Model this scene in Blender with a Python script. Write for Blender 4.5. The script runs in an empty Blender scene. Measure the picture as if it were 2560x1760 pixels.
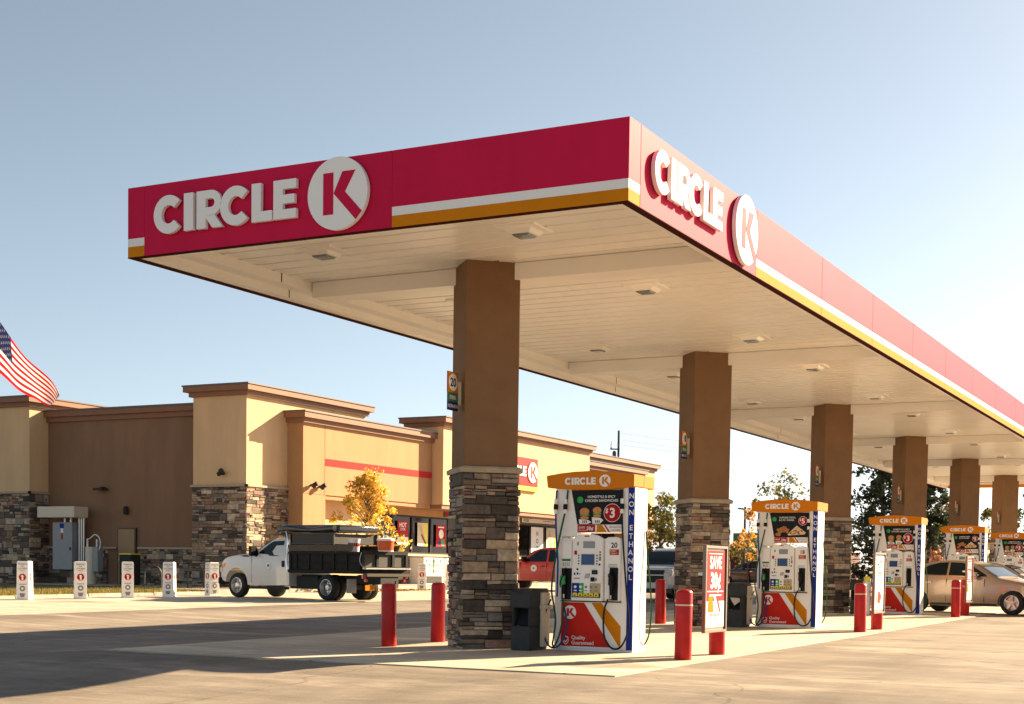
import bpy, bmesh, math, random
from math import sin, cos, pi, radians
from mathutils import Vector, Matrix
S = bpy.context.scene
COL = S.collection
V = Vector

# ------------------------------------------------------------------ camera
cam_data = bpy.data.cameras.new('camera')
cam = bpy.data.objects.new('camera', cam_data)
COL.objects.link(cam)
YAW, PITCH, ROLL = radians(27.5828), radians(-2.8044), radians(0.8159)
right = V((cos(YAW), sin(YAW), 0)); fwd0 = V((-sin(YAW), cos(YAW), 0)); up0 = V((0, 0, 1))
fwd = fwd0 * cos(PITCH) + up0 * sin(PITCH)
up1 = up0 * cos(PITCH) - fwd0 * sin(PITCH)
rr = right * cos(ROLL) + up1 * sin(ROLL)
uu = up1 * cos(ROLL) - right * sin(ROLL)
M = Matrix((rr, uu, -fwd)).transposed().to_4x4()
M.translation = V((0, 0, 1.2))
cam.matrix_world = M
cam_data.sensor_width = 36.0
cam_data.lens = 36.0 * 3591.19 / 2560.0
cam_data.shift_y = (1598.116 - 880.0) / 2560.0
cam_data.clip_end = 3000
S.camera = cam

# ------------------------------------------------------------------ light
SUN = V((0.93, 1.95, 1.0)).normalized()
ELEV = math.asin(SUN.z)
AZ = math.atan2(SUN.x, SUN.y)
w = bpy.data.worlds.new('World'); S.world = w; w.use_nodes = True
nt = w.node_tree
bg = nt.nodes['Background']
sky = nt.nodes.new('ShaderNodeTexSky')
sky.sky_type = 'NISHITA'; sky.sun_disc = False
sky.sun_elevation = ELEV; sky.sun_rotation = AZ
sky.air_density = 0.6; sky.dust_density = 0.8; sky.ozone_density = 0.5
hs = nt.nodes.new('ShaderNodeHueSaturation'); hs.inputs['Saturation'].default_value = 0.64; hs.inputs['Hue'].default_value = 0.478; hs.inputs['Value'].default_value = 0.85
nt.links.new(sky.outputs[0], hs.inputs['Color']); nt.links.new(hs.outputs[0], bg.inputs[0])
bg.inputs[1].default_value = 0.05
sun_data = bpy.data.lights.new('sun', 'SUN'); sun = bpy.data.objects.new('sun', sun_data); COL.objects.link(sun)
sun_data.energy = 5.0; sun_data.angle = radians(0.5); sun_data.color = (1.0, 0.77, 0.49)
sun.rotation_euler = (-SUN).to_track_quat('-Z', 'Y').to_euler()
S.view_settings.view_transform = 'Standard'
S.view_settings.look = 'None'
S.view_settings.exposure = 1.95
S.view_settings.gamma = 1.0

# ------------------------------------------------------------------ helpers
def sm(t):
    t = max(0.0, min(1.0, t)); return t * t * (3 - 2 * t)
def zg(x, y):
    z = 0.0065 * (max(-20, min(y, 90)) - 18)
    z -= 0.09 * sm((-14.3 - x) / 1.5) * (1 - sm((-20.0 - x) / 4.0))
    z -= 0.20 * sm((15.0 - y) / 3.5) * (1 - 0.45 * sm((x + 9.0) / 3.0))
    return z

class MB:
    def __init__(self):
        self.v = []; self.f = []; self.m = []; self.c = []
    def vert(self, p): self.v.append(tuple(p)); return len(self.v) - 1
    def face(self, idx, m=0, c=None): self.f.append(tuple(idx)); self.m.append(m); self.c.append(c)
    def poly(self, pts, m=0, c=None): self.face([self.vert(p) for p in pts], m, c)
    def box(self, x0, y0, z0, x1, y1, z1, m=0, c=None, T=None):
        if x0 > x1: x0, x1 = x1, x0
        if y0 > y1: y0, y1 = y1, y0
        if z0 > z1: z0, z1 = z1, z0
        P = [V(p) for p in ((x0,y0,z0),(x1,y0,z0),(x1,y1,z0),(x0,y1,z0),(x0,y0,z1),(x1,y0,z1),(x1,y1,z1),(x0,y1,z1))]
        if T: P = [T @ p for p in P]
        b = [self.vert(p) for p in P]
        for q in ((0,3,2,1),(4,5,6,7),(0,1,5,4),(1,2,6,5),(2,3,7,6),(3,0,4,7)):
            self.face([b[i] for i in q], m, c)
        return self
    def prism(self, pts3, d, m=0, c=None):      # pts3 planar polygon, extruded by vector d
        d = V(d); a = [V(p) for p in pts3]; n = V((0,0,0))
        for i in range(len(a)):
            n += a[i].cross(a[(i+1) % len(a)])
        if n.dot(d) > 0: a.reverse()
        A = [self.vert(p) for p in a]; B = [self.vert(p + d) for p in a]
        self.face(A, m, c); self.face(B[::-1], m, c)
        k = len(a)
        for i in range(k):
            j = (i + 1) % k
            self.face((A[j], A[i], B[i], B[j]), m, c)
        return self
    def ring(self, rings, m=0, c=None, close=True, caps=True):   # list of rings of points
        I = [[self.vert(p) for p in r] for r in rings]; k = len(I[0])
        for a, b in zip(I[:-1], I[1:]):
            for i in range(k if close else k - 1):
                j = (i + 1) % k
                self.face((a[i], a[j], b[j], b[i]), m, c)
        if caps and close:
            self.face(I[0][::-1], m, c); self.face(I[-1], m, c)
        return self
    def cyl(self, p0, p1, r0, r1=None, n=14, m=0, c=None):
        r1 = r0 if r1 is None else r1
        p0 = V(p0); p1 = V(p1); d = (p1 - p0).normalized()
        a = d.orthogonal().normalized(); b = d.cross(a)
        R = lambda p, r: [p + (a * cos(2*pi*i/n) + b * sin(2*pi*i/n)) * r for i in range(n)]
        return self.ring([R(p0, r0), R(p1, r1)], m, c)
    def lathe(self, prof, o, ax, n=24, m=0):      # prof: list of (distance along axis, radius)
        o = V(o); d = V(ax).normalized(); a = d.orthogonal().normalized(); b = d.cross(a)
        rs = [[o + d * h + (a * cos(2*pi*i/n) + b * sin(2*pi*i/n)) * max(r, 1e-4) for i in range(n)] for h, r in prof]
        return self.ring(rs, m)
    def tube(self, pts, r, n=8, m=0, sub=6, rfn=None):
        P = [V(p) for p in pts]
        if sub > 1 and len(P) > 2:
            Q = []
            for i in range(len(P) - 1):
                p0 = P[max(i-1, 0)]; p1 = P[i]; p2 = P[i+1]; p3 = P[min(i+2, len(P)-1)]
                for k in range(sub):
                    t = k / sub
                    Q.append(0.5 * ((2*p1) + (p2-p0)*t + (2*p0-5*p1+4*p2-p3)*t*t + (3*p1-p0-3*p2+p3)*t**3))
            Q.append(P[-1]); P = Q
        rs = []; a = None
        for i, p in enumerate(P):
            d = (P[min(i+1, len(P)-1)] - P[max(i-1, 0)]).normalized()
            a = d.orthogonal().normalized() if a is None else (a - d * a.dot(d)).normalized()
            b = d.cross(a); q = r if rfn is None else rfn(i / (len(P)-1))
            rs.append([p + (a * cos(2*pi*k/n) + b * sin(2*pi*k/n)) * q for k in range(n)])
        return self.ring(rs, m)
    def build(self, name, mats, parent=None, bevel=0.0, smooth=False, seg=2, weld=False):
        me = bpy.data.meshes.new(name)
        me.from_pydata(self.v, [], self.f)
        if not isinstance(mats, (list, tuple)): mats = [mats]
        for q in mats: me.materials.append(q)
        me.polygons.foreach_set('material_index', self.m)
        if any(c is not None for c in self.c):
            at = me.color_attributes.new('tint', 'FLOAT_COLOR', 'CORNER')
            k = 0
            for i, p in enumerate(me.polygons):
                c = self.c[i] or (1, 1, 1)
                for _ in range(p.loop_total):
                    at.data[k].color = (c[0], c[1], c[2], 1); k += 1
        if bevel > 0 or weld:
            bm = bmesh.new(); bm.from_mesh(me)
            bmesh.ops.remove_doubles(bm, verts=bm.verts, dist=1e-5)
            if bevel > 0:
                es = [e for e in bm.edges if len(e.link_faces) == 2 and e.calc_face_angle(0) > radians(32)]
                bmesh.ops.bevel(bm, geom=es, offset=bevel, segments=seg, affect='EDGES', clamp_overlap=True)
            bm.to_mesh(me); bm.free()
        if smooth:
            me.polygons.foreach_set('use_smooth', [True] * len(me.polygons))
            try: me.set_sharp_from_angle(angle=radians(38))
            except Exception: pass
        o = bpy.data.objects.new(name, me); COL.objects.link(o)
        if parent is not None: o.parent = parent
        return o

def tag(o, label=None, cat=None, group=None, kind=None):
    if label: o['label'] = label
    if cat: o['category'] = cat
    if group: o['group'] = group
    if kind: o['kind'] = kind
    return o
def thing(name, label, cat, loc=(0,0,0), rz=0.0, group=None):
    o = bpy.data.objects.new(name, None); COL.objects.link(o)
    o.location = loc; o.rotation_euler = (0, 0, rz); o.empty_display_size = 0.3
    return tag(o, label, cat, group)
def copy_tree(o, parent=None):
    c = o.copy(); COL.objects.link(c); c.parent = parent
    for ch in list(o.children): copy_tree(ch, c)
    return c

class Fr:                                            # a drawing frame on a plane
    def __init__(s, o, x, y, n): s.o = V(o); s.x = V(x).normalized(); s.y = V(y).normalized(); s.n = V(n).normalized()
    def p(s, u, v, w=0.0): return s.o + s.x * u + s.y * v + s.n * w
def slab(mb, F, poly, d0, d1, m=0, c=None):          # 2-D polygon on F, from depth d0 to d1
    mb.prism([F.p(u, v, d0) for u, v in poly], F.n * (d1 - d0), m, c)
def rect(u0, v0, u1, v1): return [(u0, v0), (u1, v0), (u1, v1), (u0, v1)]
def disc(u, v, r, n=28, ry=None): return [(u + r*cos(2*pi*i/n), v + (ry or r)*sin(2*pi*i/n)) for i in range(n)]

_txt = {}
def text(mb, F, s, size, u, v, m=0, d=0.002, bold=0.02, align='LEFT', sx=1.0, c=None):
    key = (s, bold)
    if key not in _txt:
        cu = bpy.data.curves.new('t', 'FONT'); cu.body = s; cu.size = 1.0; cu.offset = bold; cu.resolution_u = 3
        ob = bpy.data.objects.new('t', cu)
        me = ob.to_mesh()
        _txt[key] = ([tuple(q.co) for q in me.vertices], [tuple(p.vertices) for p in me.polygons])
        ob.to_mesh_clear(); bpy.data.objects.remove(ob); bpy.data.curves.remove(cu)
    vs, fs = _txt[key]
    if not vs: return
    w = max(q[0] for q in vs) * size * sx
    off = {'LEFT': 0, 'CENTER': -w/2, 'RIGHT': -w}[align]
    base = len(mb.v)
    for q in vs: mb.vert(F.p(u + off + q[0]*size*sx, v + q[1]*size, d))
    for f in fs: mb.face([base + i for i in f], m, c)

def arc(cx, cy, r, a0, a1, n, ry=None):
    return [(cx + r*cos(radians(a0 + (a1-a0)*i/n)), cy + (ry or r)*sin(radians(a0 + (a1-a0)*i/n))) for i in range(n+1)]
def glyph(ch):                                       # polygons for a letter of height 1
    t = 0.27
    if ch == 'C':
        o = arc(.5, .5, .52, 42, 318, 20); i = arc(.5, .5, .25, 318, 42, 16)
        return [o + i]
    if ch == 'I': return [rect(0, 0, .32, 1)]
    if ch == 'L': return [[(0,0),(.66,0),(.66,.26),(.30,.26),(.30,1),(0,1)]]
    if ch == 'E': return [[(0,0),(.72,0),(.72,.24),(.30,.24),(.30,.385),(.67,.385),(.67,.615),(.30,.615),(.30,.76),(.72,.76),(.72,1),(0,1)]]
    if ch == 'R':
        stem = rect(0, 0, .31, 1)
        bowl = [(.31, 1)] + arc(.50, .665, .335, 90, -90, 14) + [(.31, .33), (.31, .55)] + arc(.50, .665, .115, -90, 90, 8) + [(.31, .78)]
        leg = [(.31, .33), (.60, .345), (.885, 0), (.54, 0), (.31, .28)]
        return [stem, bowl, leg]
WORD = (('C', 0.0), ('I', 1.04), ('R', 1.476), ('C', 2.30), ('L', 3.33), ('E', 4.04))
KST = [rect(-.47, -.57, -.13, .58), [(-.13, .0), (.17, .58), (.60, .58), (.26, .02), (.84, -.54), (.60, -.80), (-.13, -.0001)]]
KST[1] = [(-.12, .0), (.17, .58), (.60, .58), (.26, .02), (.82, -.56), (.62, -.775)]
def brand_word(mb, F, h, d0, d1, m=0):               # CIRCLE, letter height h, from the frame origin
    for ch, x in WORD:
        for P in glyph(ch): slab(mb, F, [(x*h + a*h, b*h) for a, b in P], d0, d1, m)
def brand_disc(mb, mk, F, cx, cy, R, d0, d1, m=0, mkm=0, lift=0.004):
    slab(mb, F, [(cx + a, cy + b) for a, b in disc(0, 0, R, 48)], d0, d1, m)
    for P in KST: slab(mk, F, [(cx + a*R, cy + b*R) for a, b in P], d1 + 0.0005, d1 + lift, mkm)

# ------------------------------------------------------------------ materials
def mat(name, col, rough=0.6, metal=0.0, var=0.0, vscale=3.0, bump=0.0, bscale=40.0, coat=0.0, spec=0.5, tint=False, var2=None, stretch=None, trans=0.0):
    m = bpy.data.materials.new(name); m.use_nodes = True
    t = m.node_tree; b = t.nodes['Principled BSDF']; N = t.nodes.new; L = t.links.new
    b.inputs['Roughness'].default_value = rough; b.inputs['Metallic'].default_value = metal
    b.inputs['Specular IOR Level'].default_value = spec
    b.inputs['Coat Weight'].default_value = coat; b.inputs['Coat Roughness'].default_value = 0.06
    src = None
    tc = N('ShaderNodeNewGeometry')
    vec = tc.outputs['Position']; raw = vec
    if stretch:
        mp = N('ShaderNodeMapping'); mp.inputs['Scale'].default_value = stretch; L(vec, mp.inputs[0]); vec = mp.outputs[0]
    if tint:
        a = N('ShaderNodeAttribute'); a.attribute_name = 'tint'; src = a.outputs['Color']
    if var > 0:
        n = N('ShaderNodeTexNoise'); n.inputs['Scale'].default_value = vscale; n.inputs['Detail'].default_value = 6; n.inputs['Roughness'].default_value = 0.65
        L(vec, n.inputs['Vector'])
        cr = N('ShaderNodeMapRange'); cr.inputs['From Min'].default_value = 0.3; cr.inputs['From Max'].default_value = 0.7
        cr.inputs['To Min'].default_value = 1 - var; cr.inputs['To Max'].default_value = 1 + var
        L(n.outputs['Fac'], cr.inputs['Value'])
        mx = N('ShaderNodeMix'); mx.data_type = 'RGBA'; mx.blend_type = 'MULTIPLY'; mx.inputs[0].default_value = 1
        if src: L(src, mx.inputs[6])
        else: mx.inputs[6].default_value = (*col, 1)
        L(cr.outputs[0], mx.inputs[7]); src = mx.outputs[2]
    if src: L(src, b.inputs['Base Color'])
    else: b.inputs['Base Color'].default_value = (*col, 1)
    if bump > 0:
        n2 = N('ShaderNodeTexNoise'); n2.inputs['Scale'].default_value = bscale; n2.inputs['Detail'].default_value = 5
        L(raw, n2.inputs['Vector'])
        bp = N('ShaderNodeBump'); bp.inputs['Strength'].default_value = bump; bp.inputs['Distance'].default_value = 0.02
        L(n2.outputs['Fac'], bp.inputs['Height']); L(bp.outputs[0], b.inputs['Normal'])
    if trans > 0:
        tr = N('ShaderNodeBsdfTranslucent'); ms = N('ShaderNodeMixShader'); ms.inputs[0].default_value = trans
        if src: L(src, tr.inputs[0])
        else: tr.inputs[0].default_value = (*col, 1)
        L(b.outputs[0], ms.inputs[1]); L(tr.outputs[0], ms.inputs[2]); L(ms.outputs[0], t.nodes['Material Output'].inputs[0])
    return m

def ground_mat(name, base, dark, light, rough=0.75, joint=None, spec=0.4, crack=0.0):
    m = bpy.data.materials.new(name); m.use_nodes = True
    t = m.node_tree; b = t.nodes['Principled BSDF']; N = t.nodes.new; L = t.links.new
    g = N('ShaderNodeNewGeometry'); pos = g.outputs['Position']
    def noise(scale, detail=6, st=(1,1,1), rgh=0.6):
        mp = N('ShaderNodeMapping'); mp.inputs['Scale'].default_value = st; L(pos, mp.inputs[0])
        n = N('ShaderNodeTexNoise'); n.inputs['Scale'].default_value = scale; n.inputs['Detail'].default_value = detail; n.inputs['Roughness'].default_value = rgh
        L(mp.outputs[0], n.inputs['Vector']); return n.outputs['Fac']
    def ramp(f, a, bb):
        r = N('ShaderNodeMapRange'); r.interpolation_type = 'SMOOTHSTEP'; r.inputs['From Min'].default_value = a; r.inputs['From Max'].default_value = bb
        L(f, r.inputs['Value']); return r.outputs[0]
    def mix(f, a, bb, mode='MIX'):
        x = N('ShaderNodeMix'); x.data_type = 'RGBA'; x.blend_type = mode
        if f is None: x.inputs[0].default_value = 1
        else: L(f, x.inputs[0])
        for i, q in ((6, a), (7, bb)):
            if isinstance(q, tuple): x.inputs[i].default_value = (*q, 1)
            else: L(q, x.inputs[i])
        return x.outputs[2]
    def mrange(f, a, b, ta, tb):
        q = N('ShaderNodeMapRange'); q.inputs['From Min'].default_value = a; q.inputs['From Max'].default_value = b; q.inputs['To Min'].default_value = ta; q.inputs['To Max'].default_value = tb
        L(f, q.inputs['Value']); return q.outputs[0]
    c = mix(ramp(noise(0.35, 8, (1.0, 0.55, 1)), 0.42, 0.68), base, dark)
    c = mix(ramp(noise(0.55, 8, (0.45, 1.5, 1), .7), 0.50, 0.66), c, light)
    c = mix(None, c, mrange(noise(3.2, 6, (0.5, 1.5, 1), .7), .32, .70, 0.86, 1.14), 'MULTIPLY')
    c = mix(ramp(noise(0.22, 5), .60, .66), c, tuple(q*.80 for q in dark))
    sp = N('ShaderNodeMapRange'); sp.inputs['To Min'].default_value = 0.72; sp.inputs['To Max'].default_value = 1.28
    L(noise(45, 3, (1,1,1), 0.8), sp.inputs['Value'])
    c = mix(None, c, sp.outputs[0], 'MULTIPLY')
    # worn wheel paths and hairline cracks
    c = mix(None, c, mrange(noise(1.0, 4, (0.05, 1.5, 1)), .35, .7, 1.10, 0.84), 'MULTIPLY')
    c = mix(None, c, mrange(noise(1.0, 5, (1.6, 0.06, 1)), .4, .75, 1.05, 0.86), 'MULTIPLY')
    if crack:
        nd = N('ShaderNodeTexNoise'); nd.inputs['Scale'].default_value = 1.3; nd.inputs['Detail'].default_value = 5; L(pos, nd.inputs['Vector'])
        va = N('ShaderNodeVectorMath'); va.operation = 'MULTIPLY_ADD'; L(nd.outputs['Color'], va.inputs[0]); va.inputs[1].default_value = (1.1, 1.1, 0); L(pos, va.inputs[2])
        vc = N('ShaderNodeTexVoronoi'); vc.feature = 'DISTANCE_TO_EDGE'; vc.inputs['Scale'].default_value = 0.16; L(va.outputs[0], vc.inputs['Vector'])
        c = mix(None, c, mrange(vc.outputs['Distance'], .0012, .0035, 1 - crack, 1.0), 'MULTIPLY')
    # oil spots
    vo = N('ShaderNodeTexVoronoi'); vo.inputs['Scale'].default_value = 0.55; L(pos, vo.inputs['Vector'])
    spot = N('ShaderNodeMapRange'); spot.inputs['From Min'].default_value = 0.10; spot.inputs['From Max'].default_value = 0.02; spot.inputs['To Max'].default_value = 0.5
    L(vo.outputs['Distance'], spot.inputs['Value'])
    c = mix(spot.outputs[0], c, tuple(0.45 * q for q in base))
    if joint:
        br = N('ShaderNodeTexBrick'); br.offset = 0.0; br.inputs['Scale'].default_value = 1.0
        br.inputs['Brick Width'].default_value = joint[0]; br.inputs['Row Height'].default_value = joint[1]; br.inputs['Mortar Size'].default_value = 0.012; br.inputs['Mortar Smooth'].default_value = 0.2
        br.inputs['Color1'].default_value = (1,1,1,1); br.inputs['Color2'].default_value = (0.93,0.93,0.93,1); br.inputs['Mortar'].default_value = (0.35,0.33,0.3,1)
        L(pos, br.inputs['Vector'])
        c = mix(None, c, br.outputs['Color'], 'MULTIPLY')
    L(c, b.inputs['Base Color'])
    b.inputs['Roughness'].default_value = rough; b.inputs['Specular IOR Level'].default_value = spec
    bp = N('ShaderNodeBump'); bp.inputs['Strength'].default_value = 0.35; bp.inputs['Distance'].default_value = 0.01
    L(noise(60, 4, (1,1,1), 0.7), bp.inputs['Height']); L(bp.outputs[0], b.inputs['Normal'])
    return m

M_ = {}
M_['asphalt'] = ground_mat('aged asphalt', (.245,.207,.170), (.168,.139,.113), (.345,.29,.235), 0.85, spec=.15, crack=.28)
M_['concrete'] = ground_mat('pale concrete', (.54,.47,.365), (.40,.345,.265), (.64,.57,.45), 0.75, joint=(3.6, 3.6), crack=.3)
M_['walk'] = ground_mat('walk concrete', (.42,.38,.32), (.33,.30,.25), (.48,.44,.38), 0.75, joint=(1.5, 1.5))
M_['lawn'] = mat('dry lawn soil', (.16,.12,.04), 0.9, var=.35, vscale=3)
M_['grass'] = mat('dry grass', (.26,.20,.045), 0.8, tint=True, trans=.3)
M_['crimson'] = mat('crimson fascia panel', (.57,.012,.065), 0.58, var=.08, vscale=1.2, spec=.07, stretch=(1,1,.35))
M_['white'] = mat('white paint', (.78,.77,.74), 0.45, var=.03)
M_['stripe_white'] = mat('white stripe', (.82,.81,.79), 0.65, spec=.06)
M_['orange'] = mat('orange stripe', (.60,.21,.008), 0.65, spec=.04, var=.05)
M_['valance'] = mat('orange valance', (.66,.205,.004), 0.55, spec=.15, var=.04)
M_['soffit'] = mat('soffit metal', (.88,.85,.80), 0.28, var=.05, vscale=0.8, spec=.5)
M_['edge'] = mat('dark edge trim', (.045,.010,.010), 0.8, spec=.03)
M_['letter'] = mat('letter white', (.86,.85,.83), 0.5, spec=.2)
M_['letter_side'] = mat('letter return', (.55,.52,.48), 0.5)
M_['brown'] = mat('brown stucco', (.205,.112,.052), 0.85, var=.10, vscale=2.2, bump=.25, bscale=70)
M_['brown_wall'] = mat('brown stucco wall', (.235,.130,.072), 0.9, var=.13, vscale=1.1, stretch=(1,1,.22), bump=.2, bscale=50)
M_['tan'] = mat('cream stucco', (.62,.42,.235), 0.9, var=.09, vscale=1.3, stretch=(1,1,.22), bump=.2, bscale=50)
M_['ochre'] = mat('ochre stucco', (.43,.235,.110), 0.9, var=.11, vscale=1.3, stretch=(1,1,.22), bump=.2, bscale=50)
M_['cornice'] = mat('cornice brown', (.235,.112,.060), 0.7, var=.05)
M_['cap_metal'] = mat('parapet cap', (.10,.085,.08), 0.45, metal=.4)
M_['stone'] = mat('ledge stone', (.25,.2,.15), 0.85, tint=True, var=.38, vscale=9, bump=.6, bscale=28)
M_['mortar'] = mat('dark stone joint', (.025,.020,.016), 0.95)  # dark mortar backing between the stone blocks
M_['capstone'] = mat('cast stone cap', (.40,.32,.22), 0.8, var=.15, vscale=6, bump=.3, bscale=40)
M_['red_post'] = mat('red bollard cover', (.50,.012,.010), 0.36, var=.14, vscale=5, spec=.3)
M_['strip'] = mat('pale reflective strip', (.75,.60,.42), 0.4)
M_['pump_white'] = mat('pump enamel', (.88,.85,.81), 0.4, var=.03, spec=.3)
M_['pump_grey'] = mat('pump grey trim', (.55,.52,.49), 0.4)
M_['black'] = mat('black plastic', (.008,.008,.009), 0.45, spec=.18)
M_['matt_black'] = mat('matt black', (.02,.02,.02), 0.8)
M_['rubber_blue'] = mat('blue hose', (.012,.04,.20), 0.4, spec=.25)
M_['rubber_green'] = mat('green hose', (.006,.07,.02), 0.4, spec=.25)
M_['rubber_black'] = mat('black hose', (.010,.010,.012), 0.4, spec=.25)
M_['green'] = mat('green grip', (.02,.30,.08), 0.35)
M_['leaf_green'] = mat('bright green badge', (.03,.38,.09), 0.5, spec=.2)
M_['red'] = mat('panel red', (.58,.018,.008), 0.5, spec=.15, var=.05)
M_['sign_red'] = mat('sign red', (.42,.010,.013), 0.55, spec=.12)
M_['blue'] = mat('panel blue', (.010,.030,.26), 0.5, spec=.15)
M_['screen'] = mat('screen blue', (.015,.06,.20), 0.15, spec=.4)
M_['screen_grey'] = mat('display grey', (.20,.23,.25), 0.15, spec=.7)
M_['yellow'] = mat('button yellow', (.75,.60,.02), 0.4)
M_['beige'] = mat('button field tan', (.45,.36,.20), 0.5)
M_['bun'] = mat('bun brown', (.55,.22,.05), 0.5, var=.3, vscale=30)
M_['crust'] = mat('fried brown', (.42,.14,.025), 0.5, var=.5, vscale=40)
M_['cheese'] = mat('pale food', (.70,.50,.28), 0.5, var=.4, vscale=40)
M_['bin'] = mat('charcoal plastic', (.042,.044,.046), 0.55, spec=.2, var=.15, vscale=10)
M_['bin_liner'] = mat('bin liner', (.55,.50,.42), 0.45)
M_['steel'] = mat('brushed steel', (.55,.54,.52), 0.35, metal=.9)
M_['chrome'] = mat('chrome', (.75,.75,.76), 0.12, metal=1.0)
M_['dark_steel'] = mat('dark steel', (.07,.065,.06), 0.5, metal=.5)
M_['glass'] = mat('dark window glass', (.006,.007,.008), 0.06, spec=.07)
M_['car_glass'] = mat('car glass', (.006,.012,.015), 0.03, spec=.35)
M_['lens_glass'] = mat('lamp lens', (.62,.60,.55), 0.25)
M_['tail'] = mat('tail lamp', (.45,.008,.008), 0.15, coat=.6)
M_['amber'] = mat('amber lamp', (.75,.25,.02), 0.2, coat=.5)
M_['tyre'] = mat('tyre rubber', (.014,.014,.014), 0.85)
M_['paint_white'] = mat('white car paint', (.62,.60,.57), 0.3, coat=.8)
M_['paint_tan'] = mat('tan metallic paint', (.30,.225,.165), 0.34, metal=.35, coat=.8)
M_['paint_red'] = mat('red car paint', (.48,.012,.010), 0.3, coat=.8)
M_['paint_silver'] = mat('silver car paint', (.34,.32,.30), 0.34, metal=.6, coat=.8)
M_['paint_dark'] = mat('dark blue paint', (.012,.018,.03), 0.25, coat=.8)
M_['truck_black'] = mat('dump bed paint', (.008,.008,.008), 0.6, var=.5, vscale=5, spec=.2)
M_['wood'] = mat('weathered board', (.085,.065,.045), 0.85, var=.3, vscale=6, stretch=(1,6,10))
M_['tarp'] = mat('black tarp', (.02,.02,.025), 0.22, spec=.8)
M_['mesh'] = mat('wire mesh grey', (.040,.036,.031), 0.7, var=.3, vscale=40)
M_['cabinet'] = mat('grey cabinet enamel', (.26,.27,.28), 0.45, var=.06)
M_['canopy_cream'] = mat('cream panel', (.62,.55,.42), 0.5)
M_['door'] = mat('tan steel door', (.33,.20,.09), 0.6)
M_['bark'] = mat('bark', (.10,.07,.05), 0.9, var=.3, vscale=8, bump=.5, bscale=20)
M_['pine_bark'] = mat('pine bark', (.06,.045,.035), 0.9, var=.3, vscale=5)
M_['leaf'] = mat('leaves', (.1,.1,.05), 0.55, tint=True, trans=.35)
M_['wire'] = mat('cable', (.45,.46,.47), 0.6)
M_['far_wall'] = mat('dark red siding', (.10,.022,.018), 0.8, var=.1)
M_['cream_wall'] = mat('cream siding', (.62,.52,.38), 0.85, var=.08)
M_['roof_grey'] = mat('grey shingle', (.16,.15,.15), 0.85, var=.15)
M_['pink'] = mat('faded red band', (.50,.035,.03), 0.8, spec=.1)
M_['ice_green'] = mat('locker green print', (.03,.16,.07), 0.5)
M_['ink'] = mat('ink', (.02,.02,.02), 0.6)
M_['grey_ink'] = mat('grey print', (.22,.21,.21), 0.6)
M_['skin_tan'] = mat('biscuit print', (.60,.38,.18), 0.6)
M_['cooler'] = mat('orange cooler', (.62,.10,.02), 0.4)
M_['grille_bar'] = mat('dark chrome bar', (.30,.31,.33), .3, metal=.9)
M_['mullion'] = mat('dark mullion', (.018,.016,.015), .55, spec=.2)
M_['frame_metal'] = mat('bronze frame', (.22,.17,.13), .45, metal=.5)
M_['navy'] = mat('navy', (.008,.012,.12), 0.45)

# ------------------------------------------------------------------ ground and paving
def sheet(name, xs, ys, off, m, kind='structure', skirt=0.0):
    mb = MB()
    G = [[mb.vert((x, y, zg(x, y) + off)) for x in xs] for y in ys]
    for j in range(len(ys) - 1):
        for i in range(len(xs) - 1):
            mb.face((G[j][i], G[j][i+1], G[j+1][i+1], G[j+1][i]))
    if skirt:
        def side(pts):
            for a, b in zip(pts[:-1], pts[1:]):
                pa, pb = mb.v[a], mb.v[b]
                mb.face((a, b, mb.vert((pb[0], pb[1], pb[2]-skirt)), mb.vert((pa[0], pa[1], pa[2]-skirt))))
        side(G[0]); side([r[-1] for r in G]); side(G[-1][::-1]); side([r[0] for r in G][::-1])
    o = mb.build(name, m, smooth=False)
    o['kind'] = kind
    return o
def fr(a, b, s):
    n = max(1, int(round((b - a) / s))); return [a + (b-a)*i/n for i in range(n+1)]
XS = [-700, -250, -120, -70] + fr(-50, 14, 0.8) + [30, 80, 250, 700]
YS = [-60, -20, -8] + fr(0, 26, 0.7) + fr(27.5, 90, 2.5) + [110, 160, 260, 500, 1400]
sheet('ground', XS, YS, 0.0, M_['asphalt'])
sheet('forecourt_slab', fr(-14.3, -6.55, 0.8), fr(15.1, 26, 0.7) + fr(27.5, 76, 2.5), 0.014, M_['concrete'], skirt=0.12)
sheet('parking_area', fr(-33.2, -24.4, 0.8), fr(10, 90, 2.5), 0.006, M_['concrete'], skirt=0.05)
sheet('sidewalk', [-36.15, -35.4, -34.6, -33.8, -33.2], fr(40.5, 90, 2.5), 0.15, M_['walk'], skirt=0.22)
sheet('rear_walk', [-47, -44, -41, -39, -36.6], [44.6, 45.3, 46.0, 46.95], 0.12, M_['walk'], skirt=0.2)
# kerb along the parking head
mb = MB()
for (xa, ya, xb, yb) in ((-33.35, 10, -33.20, 40.45),):
    for y0 in fr(ya, yb, 3.0)[:-1]:
        y1 = y0 + (yb - ya) / len(fr(ya, yb, 3.0)[:-1]) - 0.01
        mb.box(xa, y0, zg(xa, y0) - 0.1, xb, y1, zg(xa, y1) + 0.10)
mb.build('kerb', M_['walk'], bevel=0.02)['kind'] = 'structure'
sheet('lawn', [-60, -50, -42, -38, -36.5, -35, -33.35], [-20, 0, 20, 26, 30, 34, 37, 40, 42, 44.5], 0.09, M_['lawn'], skirt=0.1)
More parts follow.
